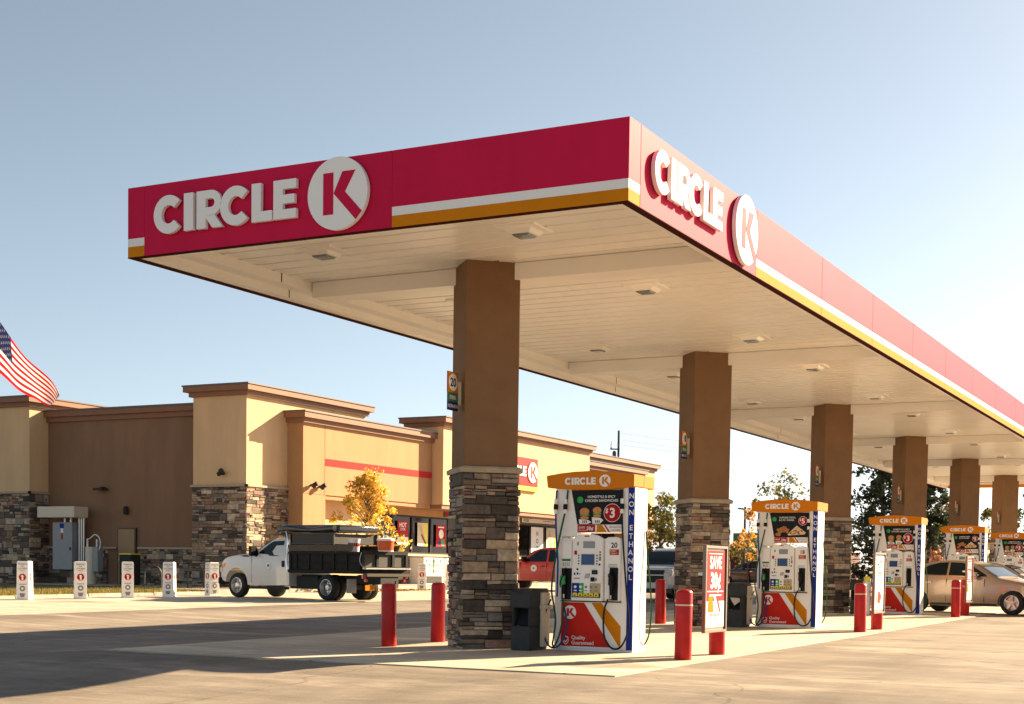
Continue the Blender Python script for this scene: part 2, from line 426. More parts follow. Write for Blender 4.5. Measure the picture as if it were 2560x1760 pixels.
# dry grass blades on the lawn
rng = random.Random(5)
mb = MB()
for _ in range(16000):
    x = -33.45 - abs(rng.gauss(0, 1)) * 3.2; y = rng.uniform(24, 44)
    if x < -46: continue
    z = zg(x, y) + 0.09; h = rng.uniform(.04, .12); a = rng.uniform(0, pi); dx, dy = cos(a)*.012, sin(a)*.012; lx, ly = rng.gauss(0, .03), rng.gauss(0, .03)
    k = rng.random()
    c = (.30*(.7+.6*k), .22*(.7+.5*k), .05) if rng.random() < .6 else (.13, .15, .03)
    mb.poly([(x-dx, y-dy, z), (x+dx, y+dy, z), (x+lx, y+ly, z+h)], 0, c)
g = mb.build('grass', M_['grass']); g['kind'] = 'stuff'; tag(g, 'strip of dry yellow grass behind the white square bollards', 'grass')

# ------------------------------------------------------------------ stone facing
PAL = [(.40,.29,.19), (.30,.205,.135), (.22,.155,.105), (.13,.098,.074), (.075,.058,.046), (.26,.145,.11), (.47,.36,.25), (.33,.27,.21), (.17,.15,.13), (.105,.08,.06), (.42,.33,.235)]
def stone_face(mb, F, W, H, rng, rh=(.10,.19), bw=(.12,.42), dep=(.012,.060), gap=.009, dark=1.0):
    def block(u0, v0, u1, v1):
        d = rng.uniform(*dep); c0 = rng.choice(PAL); k = rng.uniform(.62, 1.25) * dark
        c = tuple(q*k for q in c0)
        j = lambda q=.005: rng.uniform(-q, q)
        g2 = gap/2; e = min(.014, (v1-v0)*.18)
        u0 += g2; u1 -= g2; v0 += g2; v1 -= g2
        q4 = [(u0+j(), v0+j()), (u1+j(), v0+j()), (u1+j(), v1+j()), (u0+j(), v1+j())]
        A = [F.p(u, v) for u, v in q4]; Bm = [F.p(u, v, d*.72) for u, v in q4]
        T = [F.p(u0+e, v0+e, d+j(.007)), F.p(u1-e, v0+e, d+j(.007)), F.p(u1-e, v1-e, d+j(.007)), F.p(u0+e, v1-e, d+j(.007))]
        ia = [mb.vert(p) for p in A]; ib = [mb.vert(p) for p in Bm]; it = [mb.vert(p) for p in T]
        for q, r in ((ia, ib), (ib, it)):
            for i in range(4):
                k2 = (i+1) % 4; mb.face((q[i], q[k2], r[k2], r[i]), 0, c)
        mb.face(it, 0, c)
    v = 0.0
    while v < H - .02:
        h = rng.uniform(*rh)
        if v + h > H - .08: h = H - v
        u = 0.0
        while u < W - .01:
            b = rng.uniform(bw[0]*1.6, bw[1]*1.2)
            if u + b > W - .16: b = W - u
            n = rng.choice((1, 1, 2, 2, 2, 3))
            cuts = sorted([0.0, 1.0] + [max(.22, min(.78, q/n + rng.uniform(-.12, .12))) for q in range(1, n)])
            for a0, a1 in zip(cuts[:-1], cuts[1:]):
                v0, v1 = v + h*a0, v + h*a1
                if n > 1 and b > .24 and rng.random() < .6:
                    f = rng.uniform(.3, .7); block(u, v0, u + b*f, v1); block(u + b*f, v0, u + b, v1)
                else: block(u, v0, u + b, v1)
            u += b
        v += h

# ------------------------------------------------------------------ canopy
CX0, CX1, CY0, CY1 = -14.07, -6.58, 15.31, 72.0
ZB, ZT, ZS = 5.42, 6.363, 5.68
COLY = [18.93, 28.40, 38.25, 47.85, 57.55, 67.35]
COLX = -10.4
canopy = thing('fuel_canopy', 'long crimson fuel station canopy with cream underside on stone footed brown columns', 'canopy', (COLX, 40, 0))
def cp(o):                                            # parent to the canopy keeping world coordinates
    o.parent = canopy; o.matrix_parent_inverse = Matrix.Translation(-V(canopy.location)); return o
def striped(mb, F, u0, u1, th=0.12, striped=True):
    if striped:
        slab(mb, F, rect(u0, 0, u1, .141), -th, 0, 2)
        slab(mb, F, rect(u0, .1415, u1, .25), -th, 0, 1)
        slab(mb, F, rect(u0, .2505, u1, ZT-ZB), -th, 0, 0)
    else:
        slab(mb, F, rect(u0, 0, u1, ZT-ZB), -th, 0, 0)
FM = [M_['crimson'], M_['stripe_white'], M_['orange']]
Ff = Fr((CX0, CY0, ZB), (1,0,0), (0,0,1), (0,-1,0))
Fr_ = Fr((CX1, CY0, ZB), (0,1,0), (0,0,1), (1,0,0))
Fl = Fr((CX0, CY1, ZB), (0,-1,0), (0,0,1), (-1,0,0))
Fb = Fr((CX1, CY1, ZB), (-1,0,0), (0,0,1), (0,1,0))
def panel(F, u0, u1, st, name='fascia_panel'):
    mb = MB(); striped(mb, F, u0, u1, .12, st); return cp(mb.build(name, FM))
panel(Ff, 0, .292, True); panel(Ff, .296, 4.30, False); panel(Ff, 4.304, CX1-CX0, True)
panel(Fr_, .122, .332, True); panel(Fr_, .346, 4.630, False)
u = 4.642
for k in range(15):
    u1 = u + 3.43; panel(Fr_, u, min(u1 - .016, CY1-CY0-.122), True); u = u1
u = .122
while u < CY1-CY0-.2:
    panel(Fl, u, min(u + 3.654, CY1-CY0-.122), True); u += 3.66
panel(Fb, 0, CX1-CX0, True)
# dark drip trim under the fascia
mb = MB()
mb.box(CX1-.11, CY0+.0, ZB-.012, CX1+.004, CY1, ZB-.001); mb.box(CX0-.004, CY0, ZB-.012, CX0+.10, CY1, ZB-.001); mb.box(CX0+.101, CY0+.01, ZB-.009, CX1-.111, CY0+.1, ZB-.001)
cp(mb.build('drip_trim', M_['edge']))
# soffit with narrow pans running across
mb = MB()
y = CY0 + .125; pan = .406
xa, xb = CX0 + .125, CX1 - .125
while y < CY1 - .13:
    y1 = min(y + pan, CY1 - .125)
    pr = [(y, ZS+.055), (y, ZS+.045), (y+.006, ZS), (y1-.062, ZS), (y1-.052, ZS+.045), (y1, ZS+.045), (y1, ZS+.055)]
    mb.prism([(xa, p, q) for p, q in pr], (xb-xa, 0, 0))
    y = y1
cp(mb.build('soffit', M_['soffit']))
mb = MB(); mb.box(CX0+.125, CY0+.125, 5.95, CX1-.125, CY1-.125, 6.20)
cp(mb.build('roof_deck', M_['white']))
# stepped gutter box along the store side, plain liner along the street side
mb = MB()
pr = [(CX0+.123, ZB+.0), (CX0+.30, ZB+.0), (CX0+.30, ZB+.115), (CX0+.56, ZB+.115), (CX0+.56, ZS-.001), (CX0+.54, ZS-.001), (CX0+.54, ZB+.13), (CX0+.28, ZB+.13), (CX0+.28, ZB+.015), (CX0+.123, ZB+.015)]
mb.prism([(p, CY0+.13, q) for p, q in pr], (0, CY1-CY0-.26, 0))
mb.box(CX1-.20, CY0+.13, ZB+.0, CX1-.123, CY1-.13, ZB+.02); mb.box(CX0+.6, CY0+.121, ZB+.0, CX1-.21, CY0+.20, ZB+.02)
cp(mb.build('gutter_box', M_['soffit']))
mb = MB()
for y in fr(18.6, 70, 6.4):
    mb.box(CX0+.301, y, ZB+.0, CX0+.304, y+.018, ZB+.115); mb.box(CX0+.561, y-.55, ZB+.12, CX0+.564, y-.53, ZS)
cp(mb.build('gutter_joint', M_['edge']))

# sign lettering on the two faces
def canopy_sign(F, uword, ucirc, R, h, vbase, vc):
    a = MB(); k = MB(); dsk = MB()
    brand_word(a, Fr(F.p(uword, vbase), F.x, F.y, F.n), h, .02, .075)
    brand_disc(dsk, k, Fr(F.p(0, 0), F.x, F.y, F.n), ucirc, vc, R, .02, .08)
    cp(dsk.build('sign_disc', M_['letter'])); o = cp(a.build('sign_letters', M_['letter'])); o2 = cp(k.build('sign_emblem', M_['crimson']))
canopy_sign(Ff, .535, 3.536, .455, .495, .25, .483)
canopy_sign(Fr_, .62, 3.98, .47, .495, .27, .500)

# beams, columns, lamps
rng = random.Random(11)
for k, yc in enumerate(COLY):
    mb = MB()
    mb.box(CX0+.57, yc-.08, ZB+.012, CX1-.21, yc+.36, ZS-.004)
    cp(mb.build('cross_beam', M_['soffit'], bevel=.006, seg=1))
    z0 = zg(COLX, yc) + .014
    ang = radians(43.0)
    def ring_at(s, zz): return [(COLX + (a*cos(ang)-b*sin(ang))*s/2, yc + (a*sin(ang)+b*cos(ang))*s/2, zz) for a, b in ((-1,-1),(1,-1),(1,1),(-1,1))]
    mb = MB(); mb.ring([ring_at(.815, 2.70), ring_at(.815, ZS + .02)])
    shaft = mb.build('column', M_['brown'], bevel=.008, seg=1); cp(shaft)
    H = 2.60 - z0
    mb = MB()
    s = .80
    mb.ring([ring_at(s, z0-.05), ring_at(s, 2.605)], 1)
    for q in range(4):
        a = ang + q*pi/2
        ux, uy = cos(a), sin(a); nx, ny = sin(a), -cos(a)
        o = V((COLX + nx*s/2 - ux*(s/2), yc + ny*s/2 - uy*(s/2), z0))
        stone_face(mb, Fr(o - V((ux, uy, 0))*.03, (ux, uy, 0), (0,0,1), (nx, ny, 0)), s + .06, H, rng)
    st = mb.build('stone_base', [M_['stone'], M_['mortar']]); st.parent = shaft
    mb = MB(); mb.ring([ring_at(.93, 2.602), ring_at(.95, 2.665), ring_at(.84, 2.70)])
    c_ = mb.build('stone_cap', M_['capstone'], bevel=.006, seg=1); c_.parent = shaft
    for dx in (-1.6, 1.6):
        for dy in (-1.9, 2.3):
            x, y = COLX + dx, yc + dy
            mb = MB()
            R4 = lambda q, zz, ox=0: [(x - q, y - q, zz), (x + q, y - q, zz), (x + q, y + q, zz), (x - q, y + q, zz)]
            mb.ring([R4(.30, ZS + .005), R4(.29, ZS - .022), R4(.20, ZS - .034), R4(.15, ZS - .085)])
            lo = cp(mb.build('canopy_lamp', M_['soffit'], bevel=.008, seg=1))
            mb = MB(); mb.ring([R4(.125, ZS - .084), R4(.105, ZS - .112)])
            le = mb.build('lens', M_['screen_grey']); le.parent = lo

# ------------------------------------------------------------------ pump number flags on the columns
def number_flag(num, yc, label):
    t = thing('number_sign', label, 'sign', (COLX-.2, yc-.4, 0), 0, 'pump number signs on the columns')
    F = Fr((0, -.365, 3.50), (0,1,0), (0,0,1), (1,0,0))
    mb = MB()
    slab(mb, F, rect(0, .26, .30, .56), -.012, 0, 0); slab(mb, F, rect(0, .13, .30, .2599), -.012, 0, 1); slab(mb, F, rect(0, 0, .30, .1299), -.012, 0, 2)
    slab(mb, F, rect(-.006, .26, -.0005, .56), -.012, .0, 3)
    mb.build('panel', [M_['orange'], M_['ice_green'], M_['navy'], M_['sign_red']], t)
    mb = MB(); slab(mb, F, disc(.15, .41, .125), .001, .003, 0); mb.build('number_disc', M_['letter'], t)
    mb = MB(); text(mb, F, num, .17, .15, .352, 0, .005, .03, 'CENTER')
    mb.build('number', M_['ink'], t)
    mb = MB(); text(mb, F, 'DIESEL', .075, .15, .165, 0, .003, .015, 'CENTER', .9); text(mb, F, 'NON-ETH', .07, .15, .04, 0, .003, .015, 'CENTER', .9)
    mb.build('lettering', M_['letter'], t)
    mb = MB(); mb.box(-.05, -.064, .10+3.50, .05, .06, .43+3.50); mb.build('bracket_box', M_['canopy_cream'], t, bevel=.006)
    return t
for k, yc in enumerate(COLY):
    num = str(20 - 2*k)
    number_flag(num, yc, ['orange number sign 20 flagged off the nearest canopy column', 'orange number sign 18 flagged off the second canopy column', 'narrow looking orange number sign on the third canopy column', 'edge on number sign with pale box on the fourth canopy column', 'edge on number sign with pale box on the fifth canopy column', 'edge on number sign with pale box on the sixth and farthest column'][k])

# ------------------------------------------------------------------ fuel pumps
def fuel_pump(num, kind, label, loc, full=True):
    t = thing('fuel_pump', label, 'fuel pump', loc, 0, 'fuel pumps in a row under the canopy')
    Y = -.235
    F = Fr((0, Y, 0), (1,0,0), (0,0,1), (0,-1,0))
    W = M_['pump_white']
    mb = MB()
    mb.box(-.545, Y, .03, -.445, .235, 2.36); mb.box(.52, Y, .03, .605, .235, 2.36); mb.box(.697, Y+.02, .03, .700, .235, 2.36)
    mb.box(.605, Y+.006, .03, .697, .235, 2.36)
    mb.prism([F.p(-.445, 1.66, 0), F.p(-.445, 2.36, 0), F.p(-.30, 2.36, 0), F.p(-.29, 2.32, 0), F.p(-.20, 1.84, 0), F.p(-.20, 1.66, 0)], (0, .47, 0))
    mb.box(-.445, Y+.0, .715, .52, .235, 1.63); mb.box(-.445, Y, .03, .52, .235, .714)
    mb.box(-.20, Y+.03, 1.72, .52, .20, 2.36); mb.box(-.30, Y+.03, 1.9, -.2001, .20, 2.35)
    mb.box(-.53, Y+.02, -.02, .69, .22, .03)
    body = mb.build('cabinet', W, t, bevel=.006, seg=1)
    # valance
    mb = MB()
    prof = [(-.69, 2.543), (-.46, 2.577), (-.23, 2.597), (0, 2.603), (.23, 2.597), (.46, 2.578), (.70, 2.545), (.697, 2.369), (.46, 2.345), (.23, 2.332), (.05, 2.329), (-.2, 2.334), (-.45, 2.350), (-.667, 2.369)]
    mb.prism([(u, Y-.05, v) for u, v in prof], (0, .38, 0)); mb.prism([(u*.995, Y+.335, v-.001) for u, v in prof], (0, .40, 0))
    val = mb.build('valance', M_['valance'], t, bevel=.008, seg=2)
    a = MB(); kk = MB()
    FV = Fr((-.385, Y-.05, 2.407), (1,0,0), (0,0,1), (0,-1,0))
    brand_word(a, FV, .103, .0005, .006)
    dk = MB(); brand_disc(dk, kk, FV, .635, .052, .088, .0005, .006, lift=.003); dk.build('emblem_disc', M_['letter'], val)
    a.build('lettering', M_['letter'], val); kk.build('emblem', M_['valance'], val)
    # advertising panel
    mb = MB()
    slab(mb, F, [(-.30, 2.327), (.495, 2.327), (.495, 1.836), (-.20, 1.836)], -.028, .006)
    ad = mb.build('advert_panel', M_['black'], t, bevel=.003, seg=1)
    mb = MB()
    if kind == 3:
        slab(mb, F, disc(-.157, 2.19, .048), .006, .008, 1)
        text(mb, F, 'HOMESTYLE & SPICY', .052, .18, 2.215, 0, .008, .01, 'CENTER', .92); text(mb, F, 'CHICKEN SANDWICHES', .052, .18, 2.160, 0, .008, .01, 'CENTER', .92)
        for (bx, bz, s) in ((-.085, 1.985, 1.0), (.115, 2.005, .9)):
            slab(mb, F, [(bx + a*s, bz + b*s) for a, b in disc(0, .035, .075, 20, .055)], .006, .012, 2)
            slab(mb, F, [(bx + a*s, bz + b*s) for a, b in rect(-.07, -.03, .075, -.006)], .006, .010, 3)
            slab(mb, F, [(bx + a*s, bz + b*s) for a, b in disc(0, -.055, .068, 20, .024)], .006, .011, 2)
            slab(mb, F, [(bx-.09*s, bz-.075*s), (bx+.06*s, bz-.085*s), (bx+.11*s, bz-.12*s), (bx+.05*s, 1.842), (bx-.08*s, 1.842)], .006, .009, 0)
            for q in range(3): slab(mb, F, rect(bx-.03+.028*q, 1.855, bx-.015+.028*q, 1.895), .0095, .0105, 7)
        slab(mb, F, disc(.355, 2.0, .133), .012, .0135, 0); slab(mb, F, disc(.355, 2.0, .126), .0135, .015, 4)
        text(mb, F, '3', .19, .355, 1.935, 0, .0165, .03, 'CENTER'); text(mb, F, '$', .09, .27, 2.0, 0, .0165, .02, 'CENTER')
    else:
        slab(mb, F, disc(-.20, 2.20, .045), .006, .008, 1)
        text(mb, F, 'SUPREME PIZZA', .048, -.10, 2.215, 0, .008, .01); text(mb, F, '& 5 PC WINGS', .048, -.10, 2.165, 0, .008, .01)
        r2 = random.Random(3)
        for _ in range(16):
            bx, bz = -.06 + r2.gauss(0, .07), 1.965 + r2.gauss(0, .035)
            slab(mb, F, disc(bx, bz, r2.uniform(.025, .05), 10, r2.uniform(.02, .035)), .006, .008 + r2.random()*.006, 6)
        slab(mb, F, [(.08, 1.90), (.27, 2.07), (.46, 1.93), (.43, 1.89), (.10, 1.87)], .006, .011, 5)
        for _ in range(14):
            bx = r2.uniform(.14, .40); bz = r2.uniform(1.895, 1.90 + max(.02, .14 - abs(bx-.27)*.75))
            slab(mb, F, disc(bx, bz, .02, 10, .013), .011, .0125 + r2.random()*.001, r2.choice((4, 6, 7)))
        slab(mb, F, disc(.395, 2.165, .092), .012, .0135, 0); slab(mb, F, disc(.395, 2.165, .086), .0135, .015, 4)
        text(mb, F, '5', .14, .40, 2.115, 0, .0165, .03, 'CENTER'); text(mb, F, '$', .07, .345, 2.165, 0, .0165, .02, 'CENTER')
    mb.build('advert_print', [M_['letter'], M_['leaf_green'], M_['bun'], M_['leaf_green'], M_['sign_red'], M_['cheese'], M_['crust'], M_['ink']], ad)
    # saving strip
    mb = MB(); slab(mb, F, rect(-.195, 1.722, .50, 1.832), -.02, .004); sp = mb.build('offer_strip', M_['stripe_white'], t)
    mb = MB()
    slab(mb, F, rect(-.192, 1.724, .085, 1.83), .0045, .006, 1); slab(mb, F, [(.115, 1.725), (.115, 1.83), (.19, 1.83), (.27, 1.725)], .0045, .006, 2); slab(mb, F, [(.225, 1.83), (.245, 1.83), (.325, 1.725), (.295, 1.725)], .0045, .006, 1)
    text(mb, F, 'SAVE', .045, -.175, 1.775, 0, .0075, .01); text(mb, F, '30¢', .075, -.05, 1.752, 0, .0075, .02); text(mb, F, 'WITH EASY PAY', .03, .31, 1.785, 1, .006, .005, 'LEFT', .85); text(mb, F, 'PER GALLON', .024, -.175, 1.742, 0, .0075, .005); text(mb, F, 'ASK INSIDE', .03, .35, 1.742, 1, .006, .005, 'LEFT', .85)
    mb.build('offer_print', [M_['letter'], M_['sign_red'], M_['orange']], sp)
    # console
    mb = MB()
    pr = [(-.262, .73), (.25, .73), (.238, 1.60)] + arc(-.003, 1.60, .241, 0, 180, 12, .095) + [(-.244, 1.60)]
    slab(mb, F, pr, .0, .055)
    con = mb.build('console', W, t, bevel=.010, seg=2)
    mb = MB(); slab(mb, F, [(.262, .735), (.508, .735), (.508, 1.60), (.49, 1.64), (.43, 1.655), (.30, 1.65), (.262, 1.62)], .0, .035); rc = mb.build('side_cover', W, t, bevel=.008, seg=2)
    mb = MB(); slab(mb, F, rect(-.435, 1.20, -.272, 1.60), .0, .02); lc = mb.build('side_cover', W, t, bevel=.006, seg=1)
    mb = MB(); slab(mb, F, rect(-.425, 1.30, -.29, 1.335), .021, .024, 0); slab(mb, F, rect(-.425, 1.215, -.29, 1.299), .021, .023, 1)
    for q in range(4): slab(mb, F, rect(-.41 + .03*q, 1.225, -.395 + .03*q, 1.285), .0235, .0245, 2)
    mb.build('instruction_label', [M_['ice_green'], M_['letter'], M_['grey_ink']], lc)
    d = .056
    mb = MB(); slab(mb, F, rect(-.072, 1.492, .112, 1.590), d, d+.004); mb.build('price_display', M_['screen_grey'], con)
    mb = MB(); slab(mb, F, rect(-.108, 1.244, .116, 1.410), d, d+.003, 1); slab(mb, F, rect(-.098, 1.252, .106, 1.402), d+.003, d+.006, 0)
    for q in range(4):
        mb_z = 1.385 - q*.040
        slab(mb, F, disc(-.142, mb_z, .011, 10), d, d+.006, 2); slab(mb, F, disc(.148, mb_z, .011, 10), d, d+.006, 2)
    mb.build('touch_screen', [M_['screen'], M_['pump_grey'], M_['black']], con)
    mb = MB()
    slab(mb, F, rect(-.215, 1.395, -.170, 1.455), d, d+.003, 0); slab(mb, F, rect(-.055, 1.655, .02, 1.672), d, d+.003, 0)
    slab(mb, F, disc(.196, 1.435, .013, 10), d, d+.003, 1); slab(mb, F, rect(.185, 1.385, .207, 1.41), d, d+.003, 2); slab(mb, F, rect(.180, 1.31, .212, 1.37), d, d+.003, 3); slab(mb, F, disc(.190, 1.255, .015, 10), d, d+.006, 2)
    slab(mb, F, rect(-.17, 1.53, -.145, 1.58), d, d+.003, 3)
    slab(mb, F, disc(-.16, 1.185, .016, 10), d, d+.004, 2)
    slab(mb, F, rect(-.225, 1.085, -.10, 1.15), d, d+.003, 4)
    slab(mb, F, rect(-.215, 1.10, -.19, 1.135), d+.003, d+.004, 2); slab(mb, F, rect(-.17, 1.105, -.145, 1.14), d+.003, d+.004, 2); slab(mb, F, rect(-.135, 1.115, -.11, 1.125), d+.003, d+.004, 2)
    slab(mb, F, rect(-.215, 1.045, -.12, 1.06), d, d+.003, 3)
    mb.build('sticker', [M_['sign_red'], M_['blue'], M_['black'], M_['grey_ink'], M_['letter']], con)
    mb = MB(); slab(mb, F, [(-.045, 1.055), (.025, 1.06), (.04, 1.125), (-.03, 1.12)], d, d+.008, 0)
    for a_ in range(3):
        for b_ in range(4): slab(mb, F, rect(-.036 + a_*.021 + b_*.003, 1.063 + b_*.0145, -.022 + a_*.021 + b_*.003, 1.073 + b_*.0145), d+.008, d+.011, 1)
    mb.build('keypad', [M_['grey_ink'], M_['steel']], con)
    mb = MB(); slab(mb, F, rect(.075, 1.115, .160, 1.175), d, d+.02, 0); slab(mb, F, rect(.088, 1.138, .148, 1.150), d+.02, d+.022, 1); slab(mb, F, rect(.055, 1.01, .115, 1.07), d, d+.015, 0); slab(mb, F, rect(.125, 1.02, .15, 1.06), d, d+.01, 2)
    mb.build('card_reader', [M_['black'], M_['screen'], M_['grey_ink']], con, bevel=.003, seg=1)
    mb = MB()
    slab(mb, F, rect(-.245, .775, -.125, .985), d, d+.003, 0); slab(mb, F, rect(-.1245, .84, -.055, .985), d, d+.003, 1); slab(mb, F, rect(-.1245, .775, .21, .8395), d, d+.003, 2); slab(mb, F, rect(-.0545, .84, .04, .985), d, d+.003, 3); slab(mb, F, rect(.0405, .84, .21, .985), d, d+.003, 4)
    for q, x in enumerate((-.20, -.115, -.03, .05, .13)):
        slab(mb, F, disc(x + .01, .93, .022, 12, .02), d+.003, d+.006, (3, 3, 5, 5, 5)[q])
        slab(mb, F, rect(x - .012, .868, x + .034, .884), d+.003, d+.004, (3, 3, 5, 5, 5)[q])
    mb.build('grade_panel', [M_['blue'], M_['leaf_green'], M_['ink'], M_['letter'], M_['beige'], M_['grey_ink']], con)
    for x in (-.19, -.105, -.02, .065, .15):
        mb = MB(); slab(mb, F, [(x-.036, .79), (x+.036, .79), (x+.036, .825), (x+.024, .845), (x-.024, .845), (x-.036, .825)], d+.004, d+.016, 0); slab(mb, F, rect(x-.016, .80, x+.016, .818), d+.016, d+.0175, 1)
        mb.build('grade_button', [M_['yellow'], M_['ink']], con, bevel=.003, seg=1)
    mb = MB(); text(mb, F, num, .105, .405, 1.50, 0, .038, .025, 'CENTER', .95); mb.build('number', M_['ink'], rc)
    mb = MB(); slab(mb, F, rect(.335, 1.395, .48, 1.475), .036, .0385, 0)
    text(mb, F, 'DEBIT', .038, .345, 1.44, 1, .0395, .012); text(mb, F, 'CREDIT', .034, .345, 1.405, 1, .0395, .012)
    for q in range(3): slab(mb, F, rect(.32, 1.255 - q*.022, .46, 1.263 - q*.022), .036, .037, 2)
    mb.build('payment_label', [M_['sign_red'], M_['strip'], M_['grey_ink']], rc)
    # nozzle bays
    def bay(u0, u1, v0, v1, dd):
        mb = MB(); slab(mb, F, rect(u0, v0, u1, v1), dd, dd+.012); return mb.build('nozzle_bay', M_['black'], t, bevel=.004, seg=1)
    bay(-.437, -.272, .74, 1.198, .0005); bay(.345, .475, .742, 1.212, .0355)
    def nozzle(u, v, dd, grip, flip=1):
        mb = MB()
        q = lambda a, b, e: F.p(u + a*flip, v + b, dd + e)
        mb.tube([q(.02, .30, .01), q(.0, .24, .05), q(-.01, .15, .07), q(-.005, .05, .06), q(.0, -.08, .05)], .022, 8, 1, 4, lambda s: .014 + .012*sin(pi*s))
        mb.tube([q(.0, .24, .05), q(.02, .20, .09), q(-.03, .12, .10), q(-.035, .02, .085)], .010, 6, 1, 4)
        mb.cyl(q(-.012, .19, .065), q(-.004, .06, .062), .040, .036, 12, 0)
        mb.cyl(q(.0, -.08, .05), q(.0, -.14, .045), .018, .015, 8, 2)
        return mb.build('nozzle', [grip, M_['black'], M_['steel']], t, smooth=True)
    nozzle(-.375, .90, .012, M_['green']); nozzle(.385, .90, .045, M_['rubber_black'], -1)
    # lower panel
    mb = MB(); slab(mb, F, rect(-.437, .712, .515, .728), .0, .03, 0); mb.build('shelf_edge', M_['black'], t)
    mb = MB()
    slab(mb, F, [(-.437, .70), (-.07, .70), (.37, .062), (-.437, .062)], .0005, .004, 0)
    slab(mb, F, [(.05, .70), (.205, .70), (.513, .37), (.513, .062), (.50, .062)], .0005, .004, 1)
    lp = mb.build('lower_panel', [M_['red'], M_['orange']], t)
    a = MB(); kk = MB()
    dk = MB(); brand_disc(dk, kk, F, -.295, .557, .10, .0045, .006, lift=.003); dk.build('emblem_disc', M_['letter'], lp)
    sh = [(-.40, .19), (-.355, .21), (-.31, .19), (-.31, .13), (-.33, .095), (-.355, .08), (-.38, .095), (-.40, .13)]
    def rim(P, w_): 
        cx = sum(p[0] for p in P)/len(P); cz = sum(p[1] for p in P)/len(P)
        I = [(cx + (x-cx)*w_, cz + (z-cz)*w_) for x, z in P]
        for i in range(len(P)):
            j = (i+1) % len(P); slab(a, F, [P[i], P[j], I[j], I[i]], .0045, .006)
    rim(sh, .78); slab(a, F, [(-.378, .15), (-.36, .128), (-.325, .165), (-.32, .155), (-.36, .108), (-.388, .142)], .0045, .006)
    text(a, F, 'Quality', .075, -.265, .165, 0, .006, .012); text(a, F, 'Guaranteed', .075, -.265, .090, 0, .006, .012)
    a.build('lettering', M_['letter'], lp); kk.build('emblem', M_['red'], lp)
    # blue edge strip
    mb = MB(); slab(mb, F, rect(.600, .03, .696, 2.355), -.005, .004); bs = mb.build('edge_strip', M_['blue'], t)
    mb = MB()
    z = 2.205
    for ch in 'NON ETHANOL':
        if ch != ' ': text(mb, F, ch, .105, .648, z, 0, .005, .02, 'CENTER')
        z -= .118 if ch != ' ' else .10
    mb.build('lettering', M_['letter'], bs)
    # hoses
    def hose(pts, m, r=.014):
        mb = MB(); mb.tube([F.p(*p) for p in pts], r, 8, 0, 6); return mb.build('hose', M_[m], t, smooth=True)
    hose([(-.53, 2.33, .02), (-.528, 2.1, .05), (-.52, 1.9, .06), (-.50, 1.6, .07), (-.468, 1.3, .08), (-.455, 1.0, .11), (-.46, .78, .10)], 'rubber_blue')
    hose([(-.345, 2.33, .03), (-.37, 2.05, .05), (-.43, 1.7, .09), (-.49, 1.42, .08), (-.535, 1.1, .10), (-.545, .85, .11), (-.50, .65, .12), (-.465, .42, .13), (-.49, .18, .14), (-.50, .08, .15), (-.46, .07, .16), (-.40, .20, .15), (-.36, .48, .10), (-.375, .76, .08)], 'rubber_green')
    hose([(-.56, .74, .10), (-.63, .58, .11), (-.665, .40, .12), (-.65, .22, .13), (-.58, .08, .14), (-.49, .035, .15), (-.40, .07, .14), (-.325, .20, .12), (-.30, .36, .10), (-.33, .54, .08), (-.385, .70, .06)], 'rubber_blue')
    hose([(.515, 2.33, .03), (.525, 1.95, .05), (.555, 1.55, .06), (.60, 1.1, .07), (.64, .75, .08), (.675, .48, .09), (.66, .28, .10), (.58, .10, .11), (.48, .05, .11), (.38, .09, .10), (.30, .22, .09), (.275, .42, .08), (.29, .62, .08), (.34, .76, .08)], 'rubber_black')
    for x in (-.528, -.372, .522):
        mb = MB()
        mb.cyl(F.p(x, 2.125, .05), F.p(x, 2.20, .045), .026, m=1, n=10); mb.cyl(F.p(x, 2.05, .055), F.p(x, 2.126, .05), .034, m=0, n=10); mb.cyl(F.p(x, 1.99, .058), F.p(x, 2.051, .055), .024, m=1, n=10)
        mb.build('hose_coupling', [M_['black'], M_['letter']], t, smooth=True)
    hose([(.715, 1.75, -.40), (.735, 1.4, -.42), (.78, 1.0, -.43), (.80, .6, -.44), (.775, .25, -.43), (.71, .10, -.42)], 'rubber_green', .012)
    return t

PUMPS = [('20', 3, 'fuel pump 20 under an orange valance, right of the nearest stone column'),
         ('18', 5, 'fuel pump 18 with a pizza advert, in front of the third column'),
         ('16', 3, 'fuel pump 16 with sandwich advert, left of the tan sedan'),
         ('14', 5, 'fuel pump with pizza advert, its lower half hidden by the tan sedan'),
         ('12', 3, 'farthest visible fuel pump, cut off by the right edge of the view')]
for (n_, k_, lb), yc in zip(PUMPS, COLY):
    y = yc + .305
    fuel_pump(n_, k_, lb, (-8.68, y, zg(-8.68, y) + .016))

